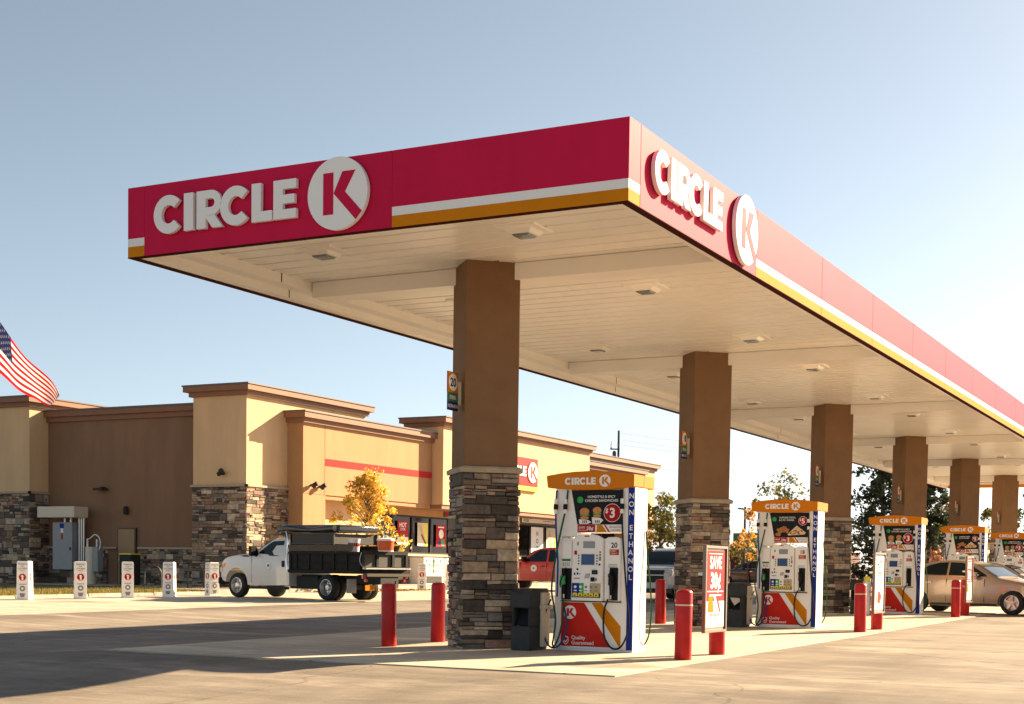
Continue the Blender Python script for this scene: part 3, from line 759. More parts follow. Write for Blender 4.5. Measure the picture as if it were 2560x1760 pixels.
# ------------------------------------------------------------------ bins beside the pumps
def bin_(label, loc, liner):
    t = thing('litter_bin', label, 'bin', loc, 0, 'charcoal bins between columns and pumps')
    w_, d_ = .32, .56
    mb = MB()
    mb.box(-w_/2, -d_/2, .0, w_/2, d_/2, .35); mb.box(-w_/2+.01, -d_/2+.01, .35, -w_/2+.045, d_/2-.01, .62); mb.box(w_/2-.045, -d_/2+.01, .35, w_/2-.01, d_/2-.01, .62)
    mb.box(-w_/2+.045, -d_/2+.16, .35, w_/2-.045, -d_/2+.19, .62)
    body = mb.build('bin_body', M_['bin'], t, bevel=.012)
    mb = MB()
    mb.prism([(-w_/2-.012, -d_/2-.012, .62), (-w_/2-.012, -d_/2-.012, .82), (-w_/2-.012, -d_/2+.12, .90), (-w_/2-.012, d_/2+.012, .90), (-w_/2-.012, d_/2+.012, .62)], (w_+.024, 0, 0))
    mb.build('bin_hood', M_['bin'], t, bevel=.014)
    mb = MB(); mb.prism([(-w_/2+.05, -d_/2+.155, .38), (-w_/2+.05, -d_/2+.05, .36), (-w_/2+.05, -d_/2+.155, .60)], (w_-.10, 0, 0)); mb.build('flap', M_['black'], t)
    if liner:
        mb = MB(); mb.prism([(-.10, -d_/2+.03, .60), (.10, -d_/2+.03, .59), (.11, -d_/2+.03, .52), (.0, -d_/2+.02, .44), (-.07, -d_/2+.03, .54)], (0, .012, 0)); mb.build('bin_liner', M_['bin_liner'], t)
    mb = MB(); mb.box(w_/2+.013, .0, .05, w_/2+.06, .24, .84); mb.box(w_/2+.013, -.02, .60, w_/2+.10, .26, .66); mb.build('towel_box', M_['canopy_cream'], t, bevel=.008)
    return t
for yc, lb, ln in ((COLY[0], 'charcoal litter bin against the nearest stone column', False), (COLY[1], 'charcoal bin with a pale liner flap, beside the second column', True), (COLY[2], 'charcoal litter bin left of pump 16', False)):
    bin_(lb, (-9.53, yc - .15, zg(-9.5, yc) + .015), ln)

# ------------------------------------------------------------------ red bollards
def bollard(label, x, y, grp, strap=False):
    t = thing('bollard', label, 'bollard', (x, y, zg(x, y) + .004), 0, grp)
    lr = random.Random(int(x*100 + y*37)); t.rotation_euler = (lr.uniform(-.012, .012), lr.uniform(-.012, .012), lr.uniform(0, 6))
    mb = MB(); mb.lathe([(0, .112), (.015, .115), (.90, .113), (.925, .106), (.945, .088), (.955, .05), (.957, .0)], (0,0,0), (0,0,1), 28)
    mb.build('sleeve', M_['red_post'], t, smooth=True)
    if strap:
        mb = MB(); mb.lathe([(.735, .1145), (.735, .117), (.755, .117), (.755, .1145)], (0,0,0), (0,0,1), 28); mb.build('strap', M_['strip'], t)
    return t
GB = 'red bollards guarding the pump islands'
bollard('red bollard with pale strap, left of the SAVE 30¢ poster', -6.88, 18.13, GB, True)
bollard('red bollard directly behind the SAVE 30¢ poster', -6.88, 19.48, GB)
bollard('left of the two dark red bollards, at the tip of the shaded slab', -11.6, 18.22, GB)
bollard('dark red bollard just left of the nearest stone column', -11.62, 19.69, GB)
bollard('dark red bollard seen between pump 20 and the second column', -11.33, 28.48, GB)
bollard('red bollard with strap, left of the white poster beyond pump 18', -6.89, 27.70, GB, True)
bollard('red bollard standing under the white poster beyond pump 18', -6.89, 29.05, GB)
bollard('red bollard with strap in front of the tan sedan', -6.90, 37.45, GB, True)
bollard('red bollard under the narrow red poster by the tan sedan', -6.92, 38.85, GB)
bollard('far red bollard partly hidden behind the white poster', -11.4, 38.1, GB)

def poster_stand(label, x, y, z, variant):
    t = thing('poster_frame', label, 'poster frame', (x, y, z), 0, 'poster frames strapped to the pump bollards')
    F = Fr((0, -.44, 0), (0,1,0), (0,0,1), (1,0,0))
    w_, h_ = .88, 1.19
    mb = MB()
    for q in (rect(0, 0, .035, h_), rect(w_-.035, 0, w_, h_), rect(.0351, 0, w_-.0351, .035), rect(.0351, h_-.035, w_-.0351, h_)): slab(mb, F, q, -.03, .02)
    slab(mb, F, rect(.03, .03, w_-.03, h_-.03), -.028, -.005)
    mb.build('frame', M_['frame_metal'], t)
    mb = MB()
    a, b = .07, w_-.07
    if variant == 0:
        slab(mb, F, rect(a, .43, b, h_-.07), -.004, .0, 1); slab(mb, F, rect(a, .07, b, .4299), -.004, .0, 0)
    elif variant == 1:
        slab(mb, F, rect(a, .07, b, h_-.07), -.004, .0, 0)
    else:
        slab(mb, F, rect(a, .52, b, h_-.07), -.004, .0, 1); slab(mb, F, rect(a, .07, b, .5199), -.004, .0, 0)
    po = mb.build('poster', [M_['stripe_white'], M_['sign_red']], t)
    mb = MB()
    if variant != 1:
        text(mb, F, 'SAVE', .235, w_/2, h_-.31, 0, .002, .03, 'CENTER', .92); text(mb, F, '30¢', .30, w_/2, h_-.58, 0, .002, .035, 'CENTER', .95)
        slab(mb, F, rect(.16, h_-.115, w_-.16, h_-.105), .0, .002, 0); slab(mb, F, rect(.12, h_-.635, w_-.12, h_-.62), .0, .002, 0); slab(mb, F, rect(.2, h_-.69, w_-.2, h_-.67), .0, .002, 0)
        slab(mb, F, [(.14, .28), (.17, .50), (.33, .50), (.38, .28)], .0, .002, 2); slab(mb, F, [(.36, .50), (.45, .50), (.60, .28), (.52, .28)], .0, .002, 0); slab(mb, F, [(.47, .50), (.53, .50), (.66, .28), (.60, .28)], .0025, .003, 1)
        text(mb, F, 'WITH EASY PAY', .065, w_/2, .215, 1, .002, .01, 'CENTER', .85)
        for q in range(3): slab(mb, F, rect(.2, .165 - q*.03, w_-.2, .172 - q*.03), .0, .0015, 3)
    else:
        text(mb, F, 'HOT', .20, w_/2, h_-.30, 4, .002, .03, 'CENTER'); text(mb, F, 'COFFEE', .13, w_/2, h_-.46, 4, .002, .02, 'CENTER', .9)
        for q in range(4): slab(mb, F, rect(.2, .62 - q*.05, w_-.2, .635 - q*.05), .0, .0015, 3)
        slab(mb, F, rect(.34, .20, .54, .42), .0, .002, 1); slab(mb, F, [(.54, .25), (.62, .28), (.62, .36), (.54, .38)], .0, .002, 1); slab(mb, F, rect(.22, .22, .32, .34), .0, .002, 5)
    mb.build('poster_print', [M_['letter'], M_['sign_red'], M_['orange'], M_['grey_ink'], M_['ink'], M_['leaf_green']], po)
    mb = MB(); mb.box(-.10, -.42, .40, -.03, .42, .44); mb.box(-.10, -.42, .78, -.03, .42, .82); mb.build('bracket', M_['steel'], t)
    return t
poster_stand('SAVE 30¢ poster in a dark frame on the nearest red bollards', -6.70, 18.86, .367, 0)
poster_stand('mostly white poster with black lettering, strapped beyond pump 18', -6.71, 28.42, .43, 1)
poster_stand('SAVE 30¢ poster seen nearly edge on in front of the tan sedan', -6.72, 38.22, .50, 2)
# grey post with a yellow cap at the third column
t = thing('marker_post', 'slim grey post with yellow top at the foot of the third column', 'post', (-9.1, 37.2, zg(-9.1, 37.2)+.014))
mb = MB(); mb.lathe([(0, .10), (.80, .10), (.80, .11), (.86, .11)], (0,0,0), (0,0,1), 14); mb.build('post', M_['steel'], t, smooth=True)
mb = MB(); mb.lathe([(.861, .085), (.98, .075), (1.0, .03)], (0,0,0), (0,0,1), 14); mb.build('cap', M_['yellow'], t, smooth=True)

# ------------------------------------------------------------------ the store
class At:                                             # build parts in world numbers under an Empty without rotation
    def __init__(s, t): s.t = t; s.o = V(t.location)
    def __call__(s, mb, name, mats, parent=None, **k):
        mb.v = [tuple(V(p) - s.o) for p in mb.v]
        return mb.build(name, mats, parent or s.t, **k)
store = thing('store_building', 'tan and brown stucco store with stone footed towers and stepped cornices', 'building', (-40, 66, 0.15))
A = At(store)
rng = random.Random(21)
def wall(x0, y0, x1, y1, z0, z1, m, name='wall', **k):
    mb = MB(); mb.box(x0, y0, z0, x1, y1, z1); return A(mb, name, M_[m], **k)
def cornice(x0, y0, x1, y1, z, parent=None, h=.50, p=.30, sides='SEN', lab=None):
    """stepped band round a block; x1 is the front, y0 the side towards the viewer"""
    mb = MB()
    for (za, zb, o, mi) in ((z, z + .20*h/.5, p*.45, 0), (z + .2001*h/.5, z + .44*h/.5, p, 0), (z + .4401*h/.5, z + h, p + .035, 1)):
        mb.box(x0 - o, y0 - o, za, x1 + o, y1 + o, zb, mi)
    return A(mb, 'cornice', [M_['cornice'], M_['cap_metal']], parent)
def stone_wall(parent, F, W, H, name='stone_facing'):
    mb = MB(); slab(mb, F, rect(0, 0, W, H), -.02, .004, 1)
    stone_face(mb, F, W, H, rng, (.16, .30), (.2, .6), (.015, .07), .012)
    mb.v = [tuple(V(p) - A.o) for p in mb.v]
    return mb.build(name, [M_['stone'], M_['mortar']], parent)
def cap_strip(parent, x0, y0, z0, x1, y1, z1):
    mb = MB(); mb.box(x0, y0, z0, x1, y1, z1); return A(mb, 'stone_cap', M_['capstone'], parent)
wall(-52, 47.0, -36.5, 90, -.1, 7.0, 'brown_wall', 'core_wall')
# side wall cornice and base
mb = MB()
for (za, zb, o, mi) in ((7.35, 7.56, .13, 0), (7.5601, 7.79, .28, 0), (7.7901, 7.86, .32, 1)): mb.box(-47.8, 47.0 - o, za, -38.7, 47.3, zb, mi)
A(mb, 'cornice', [M_['cornice'], M_['cap_metal']])
wall(-47.8, 47.0, -38.7, 47.2, 7.0005, 7.35, 'brown_wall', 'parapet')
stone_wall(store, Fr((-47.75, 46.995, .1), (1,0,0), (0,0,1), (0,-1,0)), 3.45, 1.72)
stone_wall(store, Fr((-42.55, 46.995, .1), (1,0,0), (0,0,1), (0,-1,0)), 3.85, 1.72)
for x0, x1 in ((-47.75, -43.75), (-42.55, -38.7)): cap_strip(store, x0, 46.86, 1.82, x1, 46.999, 1.90)
# front corner tower
tower = wall(-38.7, 45.9, -36.0, 54.4, -.1, 7.95, 'tan', 'tower')
cornice(-38.7, 45.9, -36.0, 54.4, 7.9505, tower, .46, .30)
stone_wall(tower, Fr((-38.72, 45.895, .1), (1,0,0), (0,0,1), (0,-1,0)), 2.76, 4.22)
stone_wall(tower, Fr((-35.995, 45.86, .1), (0,1,0), (0,0,1), (1,0,0)), 2.80, 4.22)
mb = MB(); mb.box(-38.78, 45.80, 4.33, -35.9, 45.899, 4.42); mb.box(-35.999, 45.80, 4.33, -35.9, 48.59, 4.42); A(mb, 'stone_cap', M_['capstone'], tower)
# rear corner tower
rt = wall(-53.0, 45.9, -47.8, 50, -.1, 7.95, 'tan', 'tower')
cornice(-53.0, 45.9, -47.8, 50, 7.9505, rt, .46, .30)
stone_wall(rt, Fr((-53.0, 45.895, .1), (1,0,0), (0,0,1), (0,-1,0)), 5.22, 4.08)
stone_wall(rt, Fr((-47.795, 45.86, .1), (0,1,0), (0,0,1), (1,0,0)), 1.13, 4.08)
mb = MB(); mb.box(-53, 45.80, 4.19, -47.7, 45.899, 4.28); mb.box(-47.799, 45.80, 4.19, -47.7, 46.99, 4.28); A(mb, 'stone_cap', M_['capstone'], rt)
# window wall behind the porches
def porch(ya, yb, top, pier_lo, pier_hi):
    p = wall(-36.6, ya, -35.2, yb, 4.2, top, 'ochre', 'porch')
    if pier_lo: wall(-36.6, ya, -35.2, pier_lo, -.1, 4.1995, 'ochre', 'pier', parent=p)
    if pier_hi: wall(-36.6, pier_hi, -35.2, yb, -.1, 4.1995, 'ochre', 'pier', parent=p)
    mb = MB(); mb.box(-35.199, ya + 1.55 if pier_lo else ya, 5.42, -35.19, yb - (1.55 if pier_hi else 0), 5.72); A(mb, 'red_band', M_['pink'], p)
    mb = MB(); mb.box(-35.1985, ya + 1.53, 4.2, -35.194, ya + 1.55, top - .01); mb.box(-35.1985, ya, 4.19, -35.194, ya + 1.53, 4.21) if pier_lo else None; A(mb, 'joint', M_['brown_wall'], p)
    mb = MB(); mb.box(-36.2, (pier_lo or ya) + .001, 4.02, -35.25, (pier_hi or yb) - .001, 4.199); A(mb, 'ledge', M_['ochre'], p)
    return p
p1 = porch(48.60, 58.9, 7.10, 50.2, None); cornice(-36.0, 48.60, -35.2, 58.9, 7.1005, p1, .48, .28)
p2 = porch(75.6, 85.0, 7.10, None, 83.4); cornice(-36.0, 75.6, -35.2, 85.0, 7.1005, p2, .48, .28)
t3 = wall(-38.7, 78.2, -36.0, 89, 4.2, 7.75, 'tan', 'tower'); cornice(-38.7, 78.2, -36.0, 89, 7.7505, t3, .46, .30)
wall(-36.55, 50.2, -36.22, 55.85, -.1, 4.0195, 'ochre', 'shop_wall')
wall(-36.55, 55.85, -36.22, 86.0, 3.68, 4.0195, 'ochre', 'shop_wall')
# centre bay
bay = wall(-36.6, 58.95, -34.6, 75.55, 4.2, 7.88, 'tan', 'centre_bay')
cornice(-36.6, 58.95, -34.6, 75.55, 7.8805, bay, .46, .30)
mb = MB(); mb.box(-36.2, 58.96, 4.0, -34.66, 75.54, 4.1995); A(mb, 'ledge', M_['cornice'], bay)
# windows along the front
yw = 56.0
ylist = [56.0, 57.1, 58.85, 60.6, 62.35, 64.1, 65.9, 67.7, 69.5, 71.3, 73.1, 75.0, 77.0, 79.0, 81.0, 83.0]
for a_, b_ in zip(ylist[:-1], ylist[1:]):
    mb = MB(); mb.box(-36.32, a_, 1.86, -36.22, a_ + .045, 3.679); mb.box(-36.32, b_ - .045, 1.86, -36.22, b_ - .0005, 3.679)
    mb.box(-36.32, a_ + .0455, 1.86, -36.22, b_ - .0455, 1.93); mb.box(-36.32, a_ + .0455, 3.60, -36.22, b_ - .0455, 3.679)
    fo = A(mb, 'window', M_['mullion'])
    mb = MB(); mb.box(-36.29, a_ + .0455, 1.931, -36.275, b_ - .0455, 3.599); A(mb, 'pane', M_['glass'], fo)
mb = MB(); mb.box(-36.55, 55.86, -.1, -36.24, 86.0, 1.74); A(mb, 'sill_wall', M_['mortar'])
stone_wall(store, Fr((-36.235, 55.86, .1), (0,1,0), (0,0,1), (1,0,0)), 30.1, 1.62)
cap_strip(store, -36.40, 55.84, 1.741, -36.08, 86.0, 1.859)
# dark side entry beside the pier
mb = MB(); mb.box(-36.2195, 50.35, .1, -36.18, 51.25, 3.2); dr = A(mb, 'door', M_['matt_black'])
mb = MB(); mb.box(-36.2195, 50.22, .1, -36.15, 50.349, 3.3); A(mb, 'door_frame', M_['sign_red'], dr)
# steel service door on the side
mb = MB(); mb.box(-43.68, 46.90, .30, -42.66, 46.999, 2.72); dd = A(mb, 'door_frame', M_['dark_steel'])
mb = MB(); mb.box(-43.62, 46.88, .30, -42.72, 46.8995, 2.66); A(mb, 'door', M_['door'], dd)
mb = MB(); mb.box(-43.55, 46.82, 1.28, -43.50, 46.8795, 1.42); A(mb, 'door_handle', M_['steel'], dd)
# wall lamps
def wall_lamp(P, n, parent=store):
    n = V(n); P = V(P); s = V((-n.y, n.x, 0))
    mb = MB(); mb.cyl(P, P + n*.12, .05, .05, 8); mb.cyl(P + n*.08 + V((0,0,-.02)), P + n*.30 + s*.06 + V((0,0,.08)), .075, .11, 10); mb.cyl(P + n*.08 - s*.04, P + n*.26 - s*.12 + V((0,0,-.06)), .06, .09, 10)
    A(mb, 'wall_lamp', M_['matt_black'], parent)
wall_lamp((-37.1, 45.899, 4.87), (0,-1,0), tower)
wall_lamp((-35.199, 49.15, 4.55), (1,0,0), p1); wall_lamp((-35.199, 49.75, 4.52), (1,0,0), p1)
mb = MB(); mb.box(-44.80, 46.6, 4.33, -44.27, 46.95, 4.42); mb.box(-44.6, 46.80, 4.36, -44.45, 46.9995, 4.48); A(mb, 'wall_lamp', M_['matt_black'])
mb = MB(); mb.lathe([(0,.05),(.03,.11),(.30,.11),(.36,.06)], (-43.2, 46.88, 3.28), (0,0,1), 12); A(mb, 'wall_lamp', M_['matt_black'])
# shop sign
sg = thing('store_sign', 'red and white illuminated box sign on the front of the store', 'sign', (-34.6, 66.6, 5.6))
FS = Fr((.0, -2.0, -.0), (0,1,0), (0,0,1), (1,0,0))
mb = MB(); slab(mb, FS, rect(0, -.05, 4.1, 1.42), .005, .12); mb.build('sign_box', M_['sign_red'], sg, bevel=.01)
mb = MB(); slab(mb, FS, rect(0, -.30, 4.1, -.055), .005, .16); mb.build('yellow_base', M_['yellow'], sg, bevel=.01)
a = MB(); kk = MB(); brand_word(a, Fr(FS.p(.22, .45), FS.x, FS.y, FS.n), .52, .121, .16); dk = MB(); brand_disc(dk, kk, FS, 3.45, .69, .54, .121, .17); dk.build('emblem_disc', M_['letter'], sg)
a.build('lettering', M_['letter'], sg); kk.build('emblem', M_['sign_red'], sg)
# notices above and posters in the windows
def flat(name, label, cat, y0, z0, y1, z1, x, fn, mats, grp=None):
    t = thing(name, label, cat, (x, (y0+y1)/2, z0), 0, grp)
    F = Fr((0, -(y1-y0)/2, 0), (0,1,0), (0,0,1), (1,0,0)); W, H = y1-y0, z1-z0
    mb = MB(); slab(mb, F, rect(0, 0, W, H), -.012, .0, 0); p = mb.build('sheet', mats, t)
    mb = MB(); fn(mb, F, W, H); mb.build('print', mats, p)
    return t
PM = [M_['letter'], M_['sign_red'], M_['ink'], M_['orange'], M_['skin_tan'], M_['leaf_green'], M_['blue'], M_['yellow']]
PR = [PM[1], PM[0]] + PM[2:]
def ad1(mb, F, W, H):
    slab(mb, F, rect(0, 0, W, H*.33), .001, .002, 1); text(mb, F, 'HOT', .30, W/2, H*.74, 1, .002, .03, 'CENTER'); text(mb, F, '2 FOR', .17, W/2, H*.60, 1, .002, .02, 'CENTER')
    slab(mb, F, [(W*.2, H*.30), (W*.33, H*.52), (W*.6, H*.12), (W*.45, H*.10)], .0025, .004, 3); slab(mb, F, [(W*.5, H*.4), (W*.62, H*.45), (W*.8, H*.12), (W*.68, H*.08)], .0025, .004, 1)
def ad2(mb, F, W, H):
    slab(mb, F, [(W*.62, 0), (W, 0), (W, H), (W*.5, H)], .001, .002, 7); slab(mb, F, [(W*.12, H*.86), (W*.32, H*.92), (W*.72, H*.30), (W*.5, H*.26)], .0025, .004, 4); slab(mb, F, [(W*.3, H*.5), (W*.45, H*.5), (W*.9, H*.1), (W*.75, H*.07)], .0045, .006, 2); slab(mb, F, [(W*.4, H*.45), (W*.5, H*.46), (W*.62, H*.30), (W*.5, H*.3)], .0065, .007, 1)
def ad3(mb, F, W, H):
    slab(mb, F, disc(W*.52, H*.58, W*.24, 20), .001, .002, 1); slab(mb, F, rect(W*.2, H*.06, W*.45, H*.28), .001, .002, 6); slab(mb, F, rect(W*.55, H*.05, W*.85, H*.34), .001, .002, 5); slab(mb, F, rect(W*.2, H*.86, W*.8, H*.92), .001, .002, 1)
def ad4(mb, F, W, H):
    for q, ch in enumerate('HOT'): text(mb, F, ch, .36, W/2, H*(.70 - .26*q), 2, .002, .02, 'CENTER')
def ad5(mb, F, W, H):
    slab(mb, F, rect(W*.7, 0, W, H), .001, .002, 7); slab(mb, F, [(W*.1, H*.6), (W*.25, H*.9), (W*.6, H*.4), (W*.4, H*.25)], .0025, .004, 4); text(mb, F, 'FRESH', .16, W*.08, H*.1, 1, .002, .02)
XW = -36.19
GP = 'posters hung in the store windows'
flat('window_poster', 'red and white food poster, leftmost of three in the store window', 'poster', 57.5, 2.26, 58.45, 3.40, XW, ad1, PR, GP)
flat('window_poster', 'cream and yellow poster between two red ones in the store window', 'poster', 59.3, 2.24, 60.25, 3.36, XW, ad2, [M_['canopy_cream']] + PM[1:], GP)
flat('window_poster', 'red poster with white disc, right beside the nearest column', 'poster', 61.05, 2.24, 62.0, 3.32, XW, ad3, PR, GP)
flat('window_poster', 'tall white poster with upright black letters right of the nearest column', 'poster', 71.4, 1.95, 72.9, 3.55, XW, ad4, PM, GP)
flat('window_poster', 'pale poster with yellow edge, left of pump 20 behind the red pickup', 'poster', 73.3, 1.95, 74.8, 3.55, XW, ad5, [M_['canopy_cream']] + PM[1:], GP)
flat('window_poster', 'poster with warm food colours directly left of pump 20', 'poster', 75.3, 1.95, 76.8, 3.3, XW, ad1, [M_['skin_tan']] + PM[1:], GP)
def no1(mb, F, W, H): text(mb, F, '1.49', .30, W*.55, H*.22, 1, .002, .03, 'CENTER'); slab(mb, F, rect(.0, .0, .18, H), .001, .002, 0); text(mb, F, 'L', .34, .03, H*.2, 2, .003, .02)
def no2(mb, F, W, H): text(mb, F, 'OPEN 24', .26, W*.06, H*.52, 5, .002, .02); text(mb, F, 'HOURS', .2, W*.06, H*.14, 2, .002, .02); slab(mb, F, rect(W*.62, H*.6, W*.94, H*.66), .001, .002, 2); slab(mb, F, rect(W*.62, H*.35, W*.94, H*.41), .001, .002, 2)
def framed(t, W, H):
    mb = MB()
    for q in ((0, -W/2-.06, -.06, .03, W/2+.06, -.001), (0, -W/2-.06, H+.001, .03, W/2+.06, H+.06), (0, -W/2-.06, -.0005, .03, -W/2-.001, H+.0005), (0, W/2+.001, -.0005, .03, W/2+.06, H+.0005)): mb.box(-.02+q[0], q[1], q[2], q[3], q[4], q[5])
    mb.build('frame', M_['dark_steel'], t)
framed(flat('wall_notice', 'framed red notice on the store wall left of the nearest column', 'notice', 61.85, 3.78, 63.1, 4.14, -36.19, no1, PR), 1.25, .36)
framed(flat('wall_notice', 'framed white notice above the windows right of the nearest column', 'notice', 70.2, 3.76, 74.4, 4.16, -36.19, no2, PM), 4.2, .40)
def ad6(mb, F, W, H): text(mb, F, '5', .5, W/2, H*.6, 1, .002, .03, 'CENTER'); text(mb, F, 'FOR', .2, W/2, H*.35, 1, .002, .02, 'CENTER')
framed(flat('wall_notice', 'framed tall notice on the store wall behind the yellow tree', 'notice', 52.6, 1.9, 53.5, 3.5, -36.2, ad6, PM), .9, 1.6)

# electrical cabinet, air unit and bin on the side of the store
t = thing('electrical_cabinet', 'tall grey electrical cabinet under a cream hood, beside the store wall', 'cabinet', (-45.8, 46.3, zg(-46, 46)))
z0 = zg(-46, 46)
mb = MB(); mb.box(-.85, -.2, .72, .30, .25, 2.75); mb.build('cabinet_box', M_['cabinet'], t, bevel=.015)
mb = MB(); mb.box(-1.4, -.55, 2.95, .75, .30, 3.42); mb.build('hood', M_['canopy_cream'], t, bevel=.02)
for x in (.42, .55, .68): 
    mb = MB(); mb.cyl((x, .1, .0), (x, .1, 2.95), .045); mb.build('conduit', M_['steel'], t, smooth=True)
mb = MB(); mb.cyl((-.4, .1, 2.75), (-.4, .1, 2.95), .06); mb.cyl((-.05, .1, 2.75), (-.05, .1, 2.95), .06); mb.build('pipe_stub', M_['steel'], t)
mb = MB(); mb.box(-.42, -.206, 2.5, -.18, -.2005, 2.7, 0); mb.box(-.36, -.206, 2.30, -.22, -.2005, 2.49, 1); mb.box(-.34, -.206, 2.02, -.24, -.2005, 2.28, 2); mb.build('warning_label', [M_['blue'], M_['letter'], M_['sign_red']], t)
mb = MB(); mb.box(.16, -.23, 1.55, .22, -.2005, 1.68); mb.build('latch', M_['black'], t)
t = thing('air_pump', 'cream air and vacuum unit with a looped hose by the service door', 'air pump', (-44.25, 45.9, zg(-45, 46)+.1))
mb = MB(); mb.lathe([(0,.22),(1.55,.22),(1.60,.20)], (0,0,0), (0,0,1), 16); mb.build('tank', M_['canopy_cream'], t, smooth=True)
mb = MB(); mb.box(.24, -.12, .55, .52, .2, 1.60); mb.build('control_box', M_['cabinet'], t, bevel=.015)
mb = MB(); mb.box(-.20, -.03, 1.6005, -.15, .03, 1.95); mb.box(.33, -.03, 1.6005, .38, .03, 1.92); mb.build('bracket', M_['letter'], t)
mb = MB(); mb.tube([(-.15, 0, 1.92), (.02, -.05, 1.96), (.12, -.06, 2.02), (.30, -.06, 2.12), (.50, -.05, 2.02), (.60, -.05, 1.80), (.56, -.05, 1.55), (.48, -.05, 1.45)], .022, 8); mb.build('hose', M_['letter'], t, smooth=True)
t = thing('waste_bin', 'black bin with yellow rim standing before the service door', 'bin', (-42.05, 45.9, zg(-43, 46)+.1))
mb = MB(); mb.box(-.32, -.3, 0, .32, .3, 1.28); mb.build('bin_body', M_['matt_black'], t, bevel=.03)
mb = MB(); mb.box(-.33, -.31, 1.281, .33, .31, 1.34); mb.build('rim', M_['yellow'], t, bevel=.01)
# bicycle hoops
for x, y, lb in ((-36.1, 40.6, 'bicycle hoop partly hidden by the fourth white square bollard'), (-35.6, 42.4, 'bicycle hoop between the last white square bollard and the truck')):
    z = zg(x, y) + .10
    t = thing('bicycle_hoop', lb, 'bike rack', (x, y, z), radians(35), 'bicycle hoops')
    mb = MB(); mb.tube([(-.30, 0, 0), (-.30, 0, .45), (-.28, 0, .68), (-.16, 0, .84), (0, 0, .88), (.16, 0, .84), (.28, 0, .68), (.30, 0, .45), (.30, 0, 0)], .028, 10); mb.build('hoop', M_['dark_steel'], t, smooth=True)
    mb = MB(); mb.cyl((-.30,0,0),(-.30,0,.012),.07); mb.cyl((.30,0,0),(.30,0,.012),.07); mb.build('base_plate', M_['dark_steel'], t)

# ------------------------------------------------------------------ white printed square bollards
def make_square_bollard(label, x, y, rz, group='white square bollards along the parking'):
    t = thing('square_bollard', label, 'bollard', (x, y, zg(x, y)), rz, group)
    mb = MB(); mb.ring([[(-q, -q, z), (q, -q, z), (q, q, z), (-q, q, z)] for q, z in ((.195, 0), (.185, .05), (.172, 1.13), (.15, 1.145))]); mb.build('sleeve', M_['stripe_white'], t, bevel=.01)
    for k in range(4):
        a = k * pi/2; n = V((sin(a), -cos(a), 0)); xd = V((cos(a), sin(a), 0))
        F = Fr(n * .188, xd, (0,0,1), n)
        mb = MB()
        text(mb, F, 'PARKING', .075, 0, 1.03, 1, .0, .012, 'CENTER', .85); text(mb, F, 'FOR', .055, 0, .97, 1, .0, .01, 'CENTER'); text(mb, F, 'CUSTOMERS', .058, 0, .905, 1, .0, .012, 'CENTER', .85); text(mb, F, 'ONLY', .055, 0, .845, 1, .0, .012, 'CENTER')
        slab(mb, F, disc(0, .67, .105, 20), -.012, .001, 0); slab(mb, F, [(-.02, .585), (.03, .585), (.03, .70), (.06, .68), (.0, .745), (-.05, .70), (-.02, .69)], .002, .003, 2)
        slab(mb, F, rect(-.105, .455, .105, .475), -.012, .0, 1)
        slab(mb, F, disc(0, .34, .085, 18), -.012, .001, 1); slab(mb, F, disc(0, .34, .035, 12), .002, .003, 2)
        slab(mb, F, [(-.085, .20), (.085, .20), (.05, .09), (-.05, .09)], -.012, .003, 1)
        mb.build('print', [M_['sign_red'], M_['grey_ink'], M_['letter']], t)
    return t
for x, y, r, lb in ((-32.6, 29.05, 10, 'white square bollard cut off by the left edge of the view'), (-32.24, 30.77, 25, 'white square bollard farthest left that is seen whole'), (-31.85, 32.6, 48, 'white square bollard standing under the grey electrical cabinet'), (-31.8, 34.6, 45, 'white square bollard in front of the air unit and the service door'),
                    (-31.75, 36.5, 27, 'white square bollard in front of a bicycle hoop'), (-31.95, 38.9, 68, 'white square bollard touching the nose of the white truck'), (-31.4, 48.2, 30, 'white square bollard half hidden behind the tail of the white truck'), (-32.1, 53.0, 30, 'white square bollard between the two dark red bollards, by the lockers'), (-31.8, 54.9, 30, 'white square bollard beside the nearest stone column, right of the lockers')):
    make_square_bollard(lb, x, y, radians(r))

# gas bottle lockers against the store front
for q, (y0, lb) in enumerate(((58.6, 'white locker with green print, left one under the store windows'), (60.7, 'white locker with green print, right one under the store windows'))):
    t = thing('locker', lb, 'locker', (-35.75, y0, .40), 0, 'gas bottle lockers by the store front')
    mb = MB(); mb.box(-.45, 0, 0, .35, 1.85, 1.28); mb.build('locker_body', M_['stripe_white'], t, bevel=.015)
    F = Fr((.352, 0, 0), (0,1,0), (0,0,1), (1,0,0)); mb = MB()
    text(mb, F, 'PROPANE', .26, .92, .82, 0, .002, .02, 'CENTER', .95); text(mb, F, 'EXCHANGE', .22, .92, .55, 0, .002, .02, 'CENTER', .95)
    slab(mb, F, disc(.25, 1.12, .08, 14), .0, .002, 0); slab(mb, F, disc(1.55, 1.12, .08, 14), .0, .002, 0); slab(mb, F, rect(.8, 1.02, 1.05, 1.2), .0, .002, 0)
    slab(mb, F, rect(.12, .05, 1.72, .40), .0, .002, 1)
    mb.build('lettering', [M_['ice_green'], M_['matt_black']], t)
    mb = MB(); mb.box(.354, .905, .45, .37, .925, 1.25); mb.build('door_seam', M_['grey_ink'], t)

